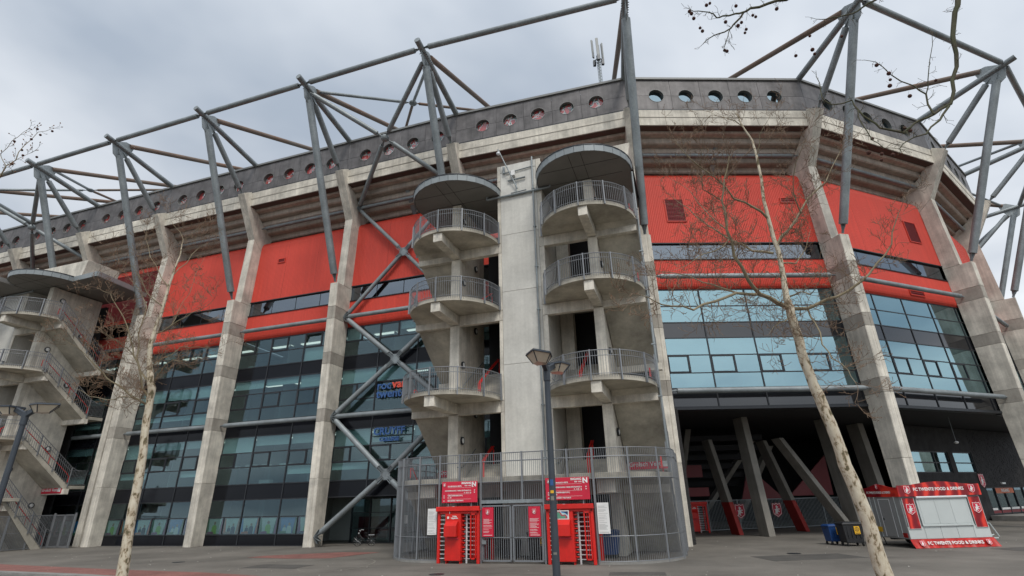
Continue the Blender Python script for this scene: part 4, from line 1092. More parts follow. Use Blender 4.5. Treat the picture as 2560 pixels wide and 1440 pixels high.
# ------------------------------------------------------------------ turnstiles
def turnstile(x0, lab):
    t = thing('turnstile', lab, 'turnstile', LF(18.55 + x0, 8.6, 0), TH)
    R = M['tred']
    MB().box(0, 2.32, -.30, 1.9, 2.38, 2.44).box(-.03, 2.35, -.42, -.30, 2.38, 2.60).box(0, 2.32, -.28, -.2, 2.25, 2.38).build('canopy_frame', R, t, bevel=.015)
    for x in (0.02, 2.16): MB().box(x, x + .14, -.28, -.14, 0, 2.38).build('post', R, t, bevel=.01)
    for x in (0.02, 2.16): MB().box(x, x + .14, 1.7, 1.84, 0, 2.38).build('post', R, t)
    MB().box(.48, 1.34, -.36, .1, .13, 2.26).build('cabinet', R, t, bevel=.015)
    MB().box(.52, .56, -.30, 0, 0, .13).box(1.26, 1.30, -.30, 0, 0, .13).build('foot', R, t)
    m = MB(); m.prism([(.56, -.36, 1.22), (.56, -.68, 1.22), (.56, -.68, 1.72), (.56, -.44, 1.92), (.56, -.36, 1.92)], (.66, 0, 0)); m.build('reader_box', R, t, bevel=.01)
    MB().box(.56, 1.24, -.40, -.36, 1.10, 1.15).build('ledge', M['sred'], t)
    b = MB()
    for k in range(11):
        z = .22 + .195 * k; b.tube([(.16, -.2, z), (.50, -.2, z)], .022, 6)
    b.build('side_bars', M['alu'], t, True)
    rp = MB().tube([(1.52, .0, 0), (1.52, .0, 2.3)], .05, 8).build('rotor_post', M['alu'], t, True)
    for k in range(11):
        z = .2 + .2 * k; MB().tube([(1.36, .06, z), (1.56, 0, z), (2.08, -.1, z)], .026, 6).build('rotor_arm', M['alu'], rp, True)
    for k in range(10): z = .3 + .2 * k; MB().box(1.34, 1.50, -.2, -.12, z, z + .05).build('comb_tooth', R, t)
    MB().box(1.85, 1.91, -.36, -.28, .2, 2.25).box(2.10, 2.15, -.36, -.28, .2, 2.25).box(1.85, 2.15, -.36, -.28, .2, .26).box(1.85, 2.15, -.36, -.28, 2.2, 2.26).box(2.0, 2.02, -.34, -.3, .2, 2.2).build('guard_frame', R, t)
    MB().box(1.3, 2.2, 1.2, 1.3, 0.1, 2.3).build('back_screen', M['red_dk'], t)
    MB().tube([(.72, -.33, 2.26), (.72, -.38, 2.58)], .02, 6).tube([(.72, -.38, 2.58), (1.0, -.40, 2.60)], .014, 6).build('antenna', M['alu'], t)
    return t
t1 = turnstile(-3.78, 'red full height turnstile left of the bar gate with a white logo on its cabinet')
text('Vrijdag\nUitgesloten', .085, M['white'], t1, facing(1.0, -.366, 2.10), bold=.004)
MB().box(.60, .70, -.372, -.361, 2.03, 2.14).build('logo_square', M['white'], t1)
t2 = turnstile(1.98, 'red full height turnstile right of the bar gate with a framed poster on its cabinet')
MB().box(.56, 1.16, -.40, -.362, 1.93, 2.32).build('poster_frame', M['white'], t2)
MB().box(.60, 1.12, -.408, -.401, 1.97, 2.28).build('poster', PIC[2], t2)
# things inside the cage
def container(name, lab, loc, rz, key, w, d, h, grp=None, sticker=True):
    t = thing(name, lab, 'bin', loc, rz, grp)
    b = MB(); b.loft([[(-w / 2 * s, -d / 2 * s, z), (w / 2 * s, -d / 2 * s, z), (w / 2 * s, d / 2 * s, z), (-w / 2 * s, d / 2 * s, z)] for z, s in ((.17, .84), (.22, .86), (h * .86, 1.0), (h * .88, 1.04), (h * .90, 1.04))])
    b.build('body', M[key], t, bevel=.015)
    l = MB(); l.loft([[(-w / 2 * s, -d / 2 * s, z), (w / 2 * s, -d / 2 * s, z), (w / 2 * s, d / 2 * s, z), (-w / 2 * s, d / 2 * s, z)] for z, s in ((h * .905, 1.07), (h * .94, 1.05), (h, .80))]); l.build('lid', M[key], t, bevel=.02)
    rb = MB()
    for x in (-w * .3, -w * .1, w * .1, w * .3): rb.box(x - .02, x + .02, -d / 2 - .01, -d / 2 + .05, h * .35, h * .84)
    rb.build('rib', M[key], t)
    for x in (-w * .38, w * .38):
        for y in (-d * .36, d * .36):
            wh = MB(); wh.tube([(x - .03, y, .085), (x + .03, y, .085)], .085, 12); wh.box(x - .02, x + .02, y - .03, y + .03, .1, .22); wh.build('wheel', M['rubber'], t)
    MB().tube([(-w / 2 - .05, d * .2, h * .82), (-w / 2 - .05, -d * .2, h * .82)], .025, 6).tube([(w / 2 + .05, d * .2, h * .82), (w / 2 + .05, -d * .2, h * .82)], .025, 6).build('handle', M['black'], t)
    if sticker:
        s = MB().box(w * .02, w * .02 + .30, -d / 2 - .035, -d / 2 - .02, h * .50, h * .50 + .40).build('sticker', M['yellow'], t)
        st_ = MB(); cx, cz = w * .02 + .15, h * .50 + .24
        st_.loft([[(cx + r * cos(2 * pi * q / 16), -d / 2 - .038, cz + r * sin(2 * pi * q / 16)) for q in range(16)] for r in (.11, .085)], caps=False)
        st_.box(cx - .02, cx + .02, -d / 2 - .04, -d / 2 - .036, cz - .06, cz + .05).box(cx - .11, cx + .11, -d / 2 - .04, -d / 2 - .036, cz - .21, cz - .18)
        st_.build('sticker_print', M['black'], t)
    return t
container('waste_container', 'black four wheeled waste container with a yellow sticker beside the food trailer', (18.75, 32.8, 0), radians(-3), 'black', 1.08, .85, 1.24)
container('waste_container', 'dark blue lidded waste container left of the black one near the food trailer', (18.35, 33.9, 0), radians(4), 'bluebin', .8, .7, 1.08)
container('waste_container', 'black waste container behind the bars of the gate', LF(18.55 + 1.1, 6.6, 0), TH, 'black', 1.3, 1.0, 1.35)
container('waste_container', 'blue waste container inside the cage behind the right turnstile', LF(18.55 + 4.3, 5.6, 0), TH, 'bluebin', 1.2, 1.0, 1.3, sticker=False)
container('waste_container', 'low black waste container behind the left gate leaf', LF(18.55 - .7, 6.2, 0), TH, 'black', .9, .7, .9, sticker=False)
# ------------------------------------------------------------------ gate and fence at the foot of the left tower
G2 = thing('side_gate', 'double galvanised bar gate beside the foot of the left stair tower', 'gate', LF(-25.9, .9, 0), TH)
for x0, x1 in ((.1, 1.3), (1.36, 2.56)):
    f = MB()
    for u0, u1, v0, v1 in ((x0, x0 + .08, .06, 2.62), (x1 - .08, x1, .06, 2.62), (x0, x1, .06, .13), (x0, x1, 2.54, 2.62), (x0, x1, 1.30, 1.33)): f.box(u0, u1, -.04, .04, v0, v1)
    lf = f.build('gate_leaf', M['steel_lt'], G2); b = MB()
    for q in range(10): x = x0 + .1 + (x1 - x0 - .2) * q / 9; b.box(x - .012, x + .012, -.012, .012, .13, 2.54)
    b.build('bars', M['steel_lt'], lf, kind='stuff')
for x in (0, 2.58): MB().box(x, x + .09, -.06, .06, 0, 2.75).build('post', M['steel_lt'], G2)
F2 = thing('side_fence', 'galvanised bar fence along the stair flight at the left edge', 'fence', LF(-25.9, .9, 0), TH)
b = MB()
for q in range(64): y = -.1 - q * .11; b.box(-.012, .012, y - .012, y + .012, .1, 2.6)
b.build('fence_bars', M['steel_lt'], F2, kind='stuff')
MB().box(-.02, .02, -7.0, 0, 2.56, 2.62).box(-.02, .02, -7.0, 0, .08, .13).box(-.015, .015, -7, 0, 1.3, 1.33).build('rail', M['steel_lt'], F2)
for q in range(5): MB().box(-.04, .04, -.06 - q * 1.7, .06 - q * 1.7, 0, 2.66).build('post', M['steel_lt'], F2)
# ------------------------------------------------------------------ food trailer
K = thing('food_trailer', 'closed silver food trailer with red FC TWENTE FOOD & DRINKS boards', 'trailer', (20.45, 30.45, 0), radians(1))
Wd, Dp = 4.38, 3.0
MB().box(0.02, Wd - .02, .03, Dp, .42, 2.56).build('body', M['kiosk_grey'], K, bevel=.02)
for k in range(5):
    x = .02 + (Wd - .04) * k / 5; MB().box(x + .012, x + (Wd - .04) / 5 - .004, 0.0, .03, .44, 1.02).build('front_panel', M['kiosk'], K, bevel=.004)
sh = MB().box(.86, 3.54, -.03, .03, 1.06, 2.42).build('serving_hatch', M['kiosk'], K, bevel=.01)
for k in range(3):
    x = .96 + .84 * k; MB().box(x + .006, x + .834, -.045, -.031, 1.14, 2.34).build('hatch_panel', M['kiosk'], sh, bevel=.004)
MB().box(.84, 3.56, -.07, -.03, 1.03, 1.10).box(.84, .93, -.05, -.03, 1.1, 2.42).box(3.47, 3.56, -.05, -.03, 1.1, 2.42).build('hatch_frame', M['kiosk'], sh)
MB().tube([(.84, -.07, 2.44), (3.58, -.07, 2.44)], .075, 10).build('awning_roll', M['alu'], sh, True)
for x0, x1 in ((.10, .72), (3.68, 4.28)):
    p = MB().box(x0, x1, -.035, 0.0, .93, 2.42).build('side_banner', M['banner'], K)
    MB().box(x0 - .02, x0, -.04, 0.0, .91, 2.44).box(x1, x1 + .02, -.04, 0.0, .91, 2.44).box(x0, x1, -.04, 0, .91, .93).build('banner_frame', M['kiosk'], p)
    crest(p, facing((x0 + x1) / 2 + .02, -.045, 1.88), .58)
def arch_board(name, x0, x1, y, z0, z1, bump, mkey, flip=False):
    n = 18; pts = [(x0, z0), (x1, z0)]
    for k in range(n + 1):
        t = 1 - k / n; x = x0 + (x1 - x0) * t; z = z1 + bump * max(0, sin(pi * min(1, max(0, (t - .15) / .7)))) ** 1.5
        pts.append((x, z))
    if flip: P = [(y, a, b) for a, b in pts]; v = (.03, 0, 0)
    else: P = [(a, y, b) for a, b in pts]; v = (0, .03, 0)
    return MB().prism(P, v).build(name, M[mkey], K)
sb = arch_board('roof_sign', -.05, Wd / 2 - .005, -.12, 2.50, 3.06, .0, 'banner')
bpy.data.objects.remove(sb)
def arch_half(xa, xb):
    n = 12; pts = [(xa, 2.50), (xb, 2.50)]
    for k in range(n + 1):
        x = xb + (xa - xb) * k / n; t = (x + .05) / (Wd + .1); z = 3.06 + .16 * max(0, sin(pi * min(1, max(0, (t - .12) / .76)))) ** 1.3; pts.append((x, z))
    return MB().prism([(a, -.12, b) for a, b in pts], (0, .03, 0)).build('roof_sign', M['banner'], K)
s1 = arch_half(-.05, Wd / 2 - .006); s2 = arch_half(Wd / 2 + .006, Wd + .05)
text('FC TWENTE FOOD & DRINKS', .215, M['white'], K, facing(Wd / 2 - .02, -.126, 2.84), bold=.007, sx=.96)
for x in (.45, Wd - .42): crest(K, facing(x, -.135, 2.83), .44)
sd_ = arch_board('side_sign', -.1, Dp, -.06, 2.50, 2.98, .18, 'banner', True)
Ms = Matrix.Translation((-.066, Dp / 2, 2.72)) @ Matrix.Rotation(radians(-90), 4, 'Z') @ Matrix.Rotation(radians(90), 4, 'X')
text('FC TWENTE FOOD & DRINKS', .17, M['white'], K, Ms, bold=.005, sx=.9)
crest(K, Matrix.Translation((-.07, Dp / 2, 3.04)) @ Matrix.Rotation(radians(-90), 4, 'Z') @ Matrix.Rotation(radians(90), 4, 'X'), .28)
dr = MB().box(-.012, .02, .85, 1.75, .5, 2.36).build('door', M['kiosk_grey'], K, bevel=.01)
MB().box(-.03, -.012, .82, .86, .48, 2.4).box(-.03, -.012, 1.74, 1.78, .48, 2.4).box(-.03, -.012, .82, 1.78, 2.36, 2.4).build('door_frame', M['alu'], dr)
MB().box(-.05, -.012, 1.62, 1.66, 1.3, 1.42).build('handle', M['black'], dr)
for y in (.45, 2.1, 2.5): MB().box(-.012, .02, y, y + .02, .45, 2.5).build('seam_strip', M['kiosk'], K)
MB().box(-.03, .0, .12, .42, .50, .72).box(-.03, 0, 2.55, 2.85, .50, .72).build('tail_lamp', mat('tail_lamp_red', (.25, .01, .01), .3), K)
MB().box(-.03, 0, 2.0, 2.35, .70, .95).build('number_plate', M['yellow'], K)
MB().box(.05, Wd + 1.0, Dp * .45, Dp * .55, .34, .42).box(Wd, Wd + .08, .2, Dp - .2, .34, .42).build('chassis', M['black'], K)
MB().tube([(Wd, .3, .45), (Wd + .5, .5, .52), (Wd + .5, 1.2, .5)], .03, 6).tube([(Wd + .02, .2, 1.1), (Wd + .12, .1, 1.1), (Wd + .42, .1, .45), (Wd + .35, .1, .38), (Wd, .15, .38)], .035, 6).build('drawbar_rail', M['kiosk'], K, True)
for x, y in ((.15, .3), (.3, 2.6), (4.2, .4), (4.2, 2.6)):
    MB().tube([(x, y, .42), (x + .1, y, .02)], .03, 6).box(x - .02, x + .22, y - .08, y + .08, 0, .03).build('support_leg', M['black'], K)
for y in (.35, 2.65): MB().tube([(1.9, y - .1, .30), (1.9, y + .1, .30)], .30, 20).build('wheel', M['rubber'], K)
sk = MB(); n = 40; r0 = []; r1 = []; r2 = []
for k in range(n + 1):
    x = -.02 + (Wd + .05) * k / n; e = .03 * sin(k * 1.7) + .02 * sin(k * .6)
    r0.append((x, -.01, .43)); r1.append((x, -.10 + e, .24)); r2.append((x + .04, -.22 + e * 1.4, .015))
sk.add(r0 + r1 + r2, [(j * (n + 1) + k, j * (n + 1) + k + 1, (j + 1) * (n + 1) + k + 1, (j + 1) * (n + 1) + k) for j in (0, 1) for k in range(n)])
M['vinyl'] = mat('glossy_red_vinyl', (.45, .02, .015), .3, var=.4, scale=3, spec=.3)
sko = sk.build('skirt_banner', M['vinyl'], K, True)
Mt = Matrix.Translation((Wd / 2, -.155, .235)) @ Matrix.Rotation(radians(90 - 24), 4, 'X')
text('FC TWENTE FOOD & DRINKS', .22, M['white'], K, Matrix.Translation((0, -.03, 0)) @ Mt, bold=.006, sx=1.0)
for x in (.45, 3.95): crest(K, Matrix.Translation((x - Wd / 2, -.02, 0)) @ Mt, .3)
# ------------------------------------------------------------------ street lamps
def street_lamp(loc, h, lab, angs, pr=.072):
    t = thing('street_lamp', lab, 'street lamp', loc, 0, 'twin head street lamps on the square')
    MB().tube([(0, 0, 0), (0, 0, 1.1), (0, 0, h)], [pr * 1.12, pr * 1.05, pr * .78], 16).build('pole', M['lampmetal'], t, True)
    MB().tube([(0, 0, h - .28), (0, 0, h + .02)], pr * 1.05, 16).build('collar', M['lampmetal'], t, True)
    for a in angs:
        c, s = cos(a), sin(a)
        f = lambda x, y, z: (c * x - s * y, s * x + c * y, h + z)
        MB().hexa([f(.0, -.045, -.12), f(.36, -.045, .06), f(.36, .045, .06), f(0, .045, -.12), f(0, -.045, .02), f(.36, -.045, .18), f(.36, .045, .18), f(0, .045, .02)]).build('arm', M['lampmetal'], t, bevel=.01)
        # hexagonal tapered lantern
        top = [(.30, -.20), (.62, -.26), (.98, 0), (.62, .26), (.30, .20)]
        hd = MB().loft([[f(x, y, z) for x, y in top] for z in (.155, .185)]).build('lantern_top', M['lampmetal'], t)
        low = [(.36, -.10), (.52, -.14), (.72, 0), (.52, .14), (.36, .10)]
        MB().loft([[f(.64 + (x - .64) * .96, y * .96, .15) for x, y in top], [f(x, y, -.02) for x, y in low]]).build('diffuser', M['lampglass'], hd)
        e = MB()
        for (x, y), (u, v) in zip(top, low): e.tube([f(x, y, .155), f(u, v, -.02)], .012, 5)
        for (x, y), (u, v) in zip(top, top[1:] + top[:1]): e.tube([f(x, y, .15), f(u, v, .15)], .014, 5)
        e.build('lantern_edge', M['lampmetal'], hd)
    return t
l1 = street_lamp((.69, 11, 0), 5.42, 'twin head lamp post in front of the middle stair tower, stickers on its pole', (radians(252), radians(58)))
for z, sz, k in ((3.07, .085, 'blue'), (2.93, .04, 'yellow'), (2.80, .06, 'line'), (1.86, .03, 'line')):
    n = 10; ring = MB()
    ring.loft([[(.0735 * 1.0 * sin(a), -.0735 * 1.0 * cos(a), zz) for a in [radians(-38 + 52 * q / n) for q in range(n + 1)]] for zz in (z, z + sz * 1.3)], caps=False, closed=False)
    ring.build('sticker', M[k], l1)
street_lamp((-12.05, 13, 0), 5.1, 'twin head lamp post at the left edge before the zigzag stair', (radians(172), radians(-12)))
# ------------------------------------------------------------------ bicycle by the entrance
B = thing('bicycle', 'dark city bicycle leaning by the glass entrance beside the cage', 'bicycle', BF(3)(3.5, -1.2, 0), FEET[3][1] + pi / 2 + radians(8))
for x in (0, 1.08):
    w_ = MB(); n = 20
    w_.tube([(x + .34 * cos(2 * pi * k / n), 0, .35 + .34 * sin(2 * pi * k / n)) for k in range(n + 1)], .02, 6)
    wo = w_.build('wheel', M['rubber'], B, True); sp = MB()
    for k in range(10): sp.tube([(x, 0, .35), (x + .33 * cos(pi * k / 5), 0, .35 + .33 * sin(pi * k / 5))], .003, 4)
    sp.build('spokes', M['alu'], wo)
MB().tube([(0, 0, .35), (.15, 0, .85), (.2, 0, 1.0)], .018, 6).tube([(.16, 0, .8), (.48, 0, .32), (.62, 0, .8)], .02, 6).tube([(.48, 0, .32), (1.08, 0, .35), (.66, 0, .72)], .014, 6).tube([(.17, 0, .72), (.5, 0, .45)], .016, 6).build('frame', M['black'], B, True)
MB().tube([(.34, .26, 1.04), (.2, .2, 1.08), (.18, 0, 1.05), (.2, -.2, 1.08), (.34, -.26, 1.04)], .014, 6).build('handlebar', M['alu'], B, True)
MB().loft([[(.50, -.02, .86), (.78, -.09, .86), (.78, .09, .86), (.50, .02, .86)], [(.50, -.02, .9), (.78, -.09, .92), (.78, .09, .92), (.50, .02, .9)]]).build('saddle', M['black'], B)
MB().box(.85, 1.3, -.06, .06, .74, .76).build('carrier', M['alu'], B)
MB().ball((.08, 0, .86), .05, 8, 5).build('headlight', M['alu'], B)
B.rotation_euler = (radians(6), 0, B.rotation_euler[2])
# ------------------------------------------------------------------ aerial mast on the roof
A = thing('phone_mast', 'cluster of white phone mast antennas on the stadium roof left of the tallest tube', 'antenna', BF(4)(12.95, -8, 36))
A.scale = (.72, .72, .97)
MB().tube([(0, 0, 0), (0, 0, 12.0)], .12, 8).build('pole', M['steel'], A, True)
lat = MB()
for k in range(12):
    z = 6.5 + .42 * k; lat.tube([(-.25, 0, z), (.25, 0, z + .4)], .03, 5).tube([(.25, .1, z), (-.25, .1, z + .4)], .03, 5)
lat.tube([(-.25, 0, 6), (-.25, 0, 11.5)], .04, 6).tube([(.25, 0, 6), (.25, 0, 11.5)], .04, 6).build('lattice', M['steel'], A)
rg = MB()
for k in range(3):
    a = radians(20 + 120 * k); c, s = cos(a), sin(a)
    MB().box(-.20, .20, -.1, .1, 0, 2.6).build('antenna_panel', M['antenna'], A, bevel=.03)
    o = [x for x in bpy.data.objects if x.name.startswith('antenna_panel')][-1]
    o = max([x for x in bpy.data.objects if x.name.startswith('antenna_panel')], key=lambda x: x.name); o.location = (c * .8, s * .8, 10.9 + .7 * (k == 1)); o.rotation_euler = (0, 0, a + pi / 2)
    rg.tube([(0, 0, 11.1), (c * .8, s * .8, 11.1)], .05, 6).box(c * .7 - .2, c * .7 + .2, s * .7 - .2, s * .7 + .2, 10.4, 11.1)
rg.tube([(.5 * cos(q), .5 * sin(q), 10.8) for q in [k * .7 for k in range(10)]], .04, 6)
rg.build('mount_ring', M['lampmetal'], A)
MB().tube([(.3, 0, 11), (.3, 0, 13.1)], .03, 6).build('rod_aerial', M['steel'], A)
A2 = thing('roof_aerial', 'small pale panel aerial on the roof edge right of the round windows', 'antenna', BF(5)(12.6, -8, 36))
MB().tube([(0, 0, 0), (0, 0, 5.4)], .08, 6).build('pole', M['steel'], A2)
MB().box(-.35, -.05, -.1, .1, 3.6, 5.4).box(.08, .35, -.1, .1, 3.2, 5.0).build('aerial_panel', M['antenna'], A2, bevel=.03)
# hanging lamp in the undercroft
HL = thing('hanging_lamp', 'small white lamp hanging on a rod under the dark soffit', 'lamp', (35.7, 44.4, 8.36))
MB().tube([(0, 0, 0), (0, 0, -2.0)], .015, 6).build('rod', M['steel'], HL)
MB().ball((0, 0, -2.05), .16, 10, 6, (1, 1, .7)).build('shade', M['white'], HL, True)
# inner gate row under the stadium
IG = thing('inner_fence', 'dim grey bar fence at the back of the undercroft between the raking columns', 'fence', (13.3, 47.6, 0), radians(14))
b = MB()
for k in range(150): b.box(k * .14 - .015, k * .14 + .015, -.015, .015, .1, 2.4)
b.build('fence_bars', M['steel'], IG, kind='stuff')
MB().box(0, 21, -.02, .02, 2.35, 2.42).box(0, 21, -.02, .02, .08, .14).build('rail', M['steel'], IG)
for k in range(8): MB().box(k * 2.9 - .05, k * 2.9 + .05, -.05, .05, 0, 2.45).build('post', M['steel'], IG)
for x in (5.9, 9.6): crest(IG, facing(x, -.06, 1.5), 1.2)
t3 = copy_thing(t1, 'red turnstile deep in the undercroft beside the inner bar fence'); t3.location = (13.6, 47.0, 0); t3.rotation_euler = (0, 0, radians(4)); t3.scale = (.85, .85, .9)
# ------------------------------------------------------------------ bare plane trees
RT = [(6.59,10.5,0.0,0.1782),(6.56,10.5,0.3,0.1551),(6.42,10.5,1.56,0.132),(6.36,10.5,2.39,0.1221),(6.22,10.5,3.29,0.1122),(6.14,10.5,4.05,0.1056),(6.04,10.5,4.61,0.1023),(5.91,10.5,5.28,0.0957),(5.89,10.5,5.94,0.0858),(5.87,10.5,6.48,0.0825),(5.85,10.5,6.66,0.0673),(5.93,10.5,7.5,0.0533),(5.9,10.5,8.09,0.0477),(5.86,10.5,8.83,0.0393),(5.92,10.5,9.66,0.0326),(5.94,10.5,10.34,0.0281),(5.94,10.5,10.76,0.0235),(5.79,10.5,11.2,0.0168),(5.69,10.5,11.63,0.0112)]
RL = [[(5.85,10.5,6.44,0.0539),(5.55,10.35,6.53,0.0486),(5.16,10.2,6.67,0.0431),(4.9,10.05,6.94,0.037),(4.64,9.9,7.42,0.0316),(4.53,9.75,7.96,0.0262),(4.48,9.6,8.57,0.02),(4.55,9.45,9.0,0.0147),(4.69,9.3,9.49,0.0092)],[(5.31,10.5,6.78,0.0347),(4.66,10.17,6.7,0.0301),(4.04,9.83,6.4,0.0255),(3.47,9.5,6.12,0.02),(2.96,9.17,6.09,0.0154),(2.56,8.83,6.07,0.0108),(2.19,8.5,6.09,0.0062)],[(4.81,10.5,6.83,0.0231),(4.6,10.8,7.09,0.0185),(4.37,11.1,7.34,0.0139),(3.8,11.4,7.73,0.0092),(3.32,11.7,7.9,0.0046)],[(5.8,10.5,7.74,0.0308),(5.51,10.8,7.95,0.0255),(5.17,11.1,8.42,0.0209),(4.85,11.4,8.98,0.0154),(4.57,11.7,9.64,0.0108),(4.3,12.0,10.19,0.0055)],[(5.85,10.5,8.64,0.0293),(5.48,10.3,8.81,0.0246),(4.99,10.1,8.92,0.02),(4.57,9.9,9.36,0.0147),(4.03,9.7,9.71,0.0101),(3.66,9.5,10.12,0.0055)],[(5.9,10.5,6.44,0.0424),(6.19,10.4,6.4,0.0378),(6.47,10.3,6.51,0.0332),(6.73,10.2,6.57,0.0286),(7.18,10.1,6.81,0.0246),(7.63,10.0,7.22,0.02),(7.98,9.9,7.6,0.0154),(8.16,9.8,8.11,0.0108),(8.26,9.7,8.34,0.0062)],[(6.25,10.5,6.4,0.0193),(6.18,10.26,6.04,0.0162),(6.07,10.02,5.51,0.0132),(6.04,9.78,5.17,0.0108),(6.14,9.54,4.88,0.0077),(6.05,9.3,4.61,0.0046)],[(5.91,10.5,7.91,0.0347),(6.41,10.74,8.44,0.0293),(6.96,10.98,9.08,0.0231),(7.59,11.22,9.74,0.0178),(8.35,11.46,10.59,0.0116),(9.04,11.7,11.51,0.0062)],[(6.64,10.5,8.74,0.0169),(6.39,10.17,9.11,0.0123),(6.4,9.83,9.64,0.0084),(6.54,9.5,10.03,0.0039)],[(5.91,10.5,6.71,0.0193),(6.03,10.23,6.71,0.0147),(6.06,9.97,6.55,0.0108),(6.03,9.7,6.6,0.0062)],[(5.79,10.5,11.19,0.0139),(5.51,10.75,11.7,0.0084),(5.24,11.0,12.15,0.0031)],[(5.95,10.5,10.34,0.0154),(6.01,10.25,10.77,0.0092),(6.19,10.0,11.05,0.0031)],[(4.89,10.5,8.12,0.0169),(4.37,10.17,7.67,0.0123),(3.75,9.83,7.31,0.0084),(3.22,9.5,6.96,0.0039)],[(4.88,10.5,8.36,0.0154),(4.62,10.83,9.06,0.0116),(4.49,11.17,9.8,0.0077),(4.19,11.5,10.38,0.0039)],[(5.93,10.5,7.5,0.0193),(6.42,10.8,7.62,0.0139),(6.91,11.1,8.12,0.0092),(7.33,11.4,8.77,0.0039)],[(5.8,10.5,6.23,0.0139),(5.48,10.3,6.07,0.0084),(5.14,10.1,5.81,0.0031)],[(4.9,10.5,9.11,0.0139),(4.37,10.17,9.23,0.0108),(4.27,9.83,9.64,0.007),(4.27,9.5,9.97,0.0039)]]
LT = [(-9.69,14.5,0.0,0.1716),(-9.71,14.5,0.3,0.1452),(-9.79,14.5,1.54,0.1254),(-9.9,14.5,2.94,0.1122),(-9.93,14.5,3.84,0.1023),(-10.06,14.5,5.1,0.0924),(-10.09,14.5,5.53,0.0924),(-10.13,14.5,5.96,0.099),(-10.35,14.5,6.58,0.0726),(-10.46,14.5,7.17,0.0594),(-10.44,14.5,7.67,0.0495),(-10.36,14.5,8.39,0.0396),(-10.35,14.5,9.03,0.033),(-10.3,14.5,9.48,0.0277),(-10.23,14.5,10.1,0.0198),(-10.24,14.5,10.61,0.0132)]
LL = [[(-10.16,14.5,5.5,0.0316),(-10.29,14.31,5.61,0.0285),(-10.42,14.12,5.71,0.0253),(-10.66,13.94,5.95,0.0215),(-10.88,13.75,6.1,0.0184),(-11.03,13.56,6.33,0.0152),(-11.21,13.38,6.56,0.0121),(-11.45,13.19,6.83,0.0083),(-11.65,13.0,6.96,0.0051)],[(-10.19,14.5,5.73,0.0316),(-10.34,14.4,5.95,0.0285),(-10.43,14.3,6.39,0.0253),(-10.66,14.2,6.85,0.0215),(-10.8,14.1,7.31,0.0184),(-11.08,14.0,7.93,0.0152),(-11.34,13.9,8.3,0.0121),(-11.48,13.8,8.58,0.0083),(-11.78,13.7,8.7,0.0051)],[(-10.33,14.5,6.2,0.0285),(-10.94,14.74,6.9,0.024),(-11.26,14.98,7.74,0.019),(-11.39,15.22,8.69,0.0146),(-11.93,15.46,9.36,0.0095),(-12.54,15.7,9.88,0.0051)],[(-10.33,14.5,6.58,0.0253),(-10.2,14.66,6.81,0.0209),(-10.0,14.82,7.0,0.0164),(-9.86,14.98,7.29,0.0126),(-9.46,15.14,7.32,0.0083),(-9.05,15.3,7.31,0.0038)],[(-10.09,14.5,6.19,0.0222),(-9.74,14.17,6.39,0.0164),(-9.26,13.83,6.58,0.0101),(-8.72,13.5,6.48,0.0045)],[(-10.36,14.5,7.57,0.0222),(-9.85,14.25,7.68,0.0177),(-9.26,14.0,7.88,0.0133),(-8.76,13.75,7.98,0.0083),(-8.29,13.5,8.17,0.0038)],[(-10.35,14.5,9.04,0.0177),(-11.06,14.77,9.84,0.0133),(-11.69,15.03,10.69,0.0083),(-12.11,15.3,11.45,0.0038)],[(-10.36,14.5,8.39,0.019),(-10.7,14.17,8.7,0.0139),(-11.05,13.83,9.41,0.0089),(-11.33,13.5,9.53,0.0038)],[(-10.28,14.5,9.42,0.0159),(-10.12,14.73,9.91,0.0121),(-9.97,14.97,10.6,0.0076),(-9.93,15.2,10.84,0.0038)],[(-10.43,14.5,5.65,0.019),(-11.23,14.85,5.82,0.0152),(-11.86,15.2,5.81,0.0114),(-12.66,15.55,5.99,0.0076),(-13.53,15.9,6.33,0.0038)],[(-10.23,14.5,10.61,0.0095),(-10.77,14.65,11.24,0.0057),(-11.09,14.8,11.76,0.0025)],[(-10.23,14.5,10.61,0.0095),(-9.78,14.35,10.87,0.0057),(-9.52,14.2,11.01,0.0025)],[(-10.89,14.5,6.94,0.0126),(-11.1,14.17,7.19,0.0095),(-11.17,13.83,7.29,0.0063),(-11.34,13.5,7.48,0.0032)],[(-10.02,14.5,7.76,0.0126),(-10.0,14.67,8.34,0.0095),(-9.87,14.83,8.94,0.0063),(-9.76,15.0,10.26,0.0032)]]
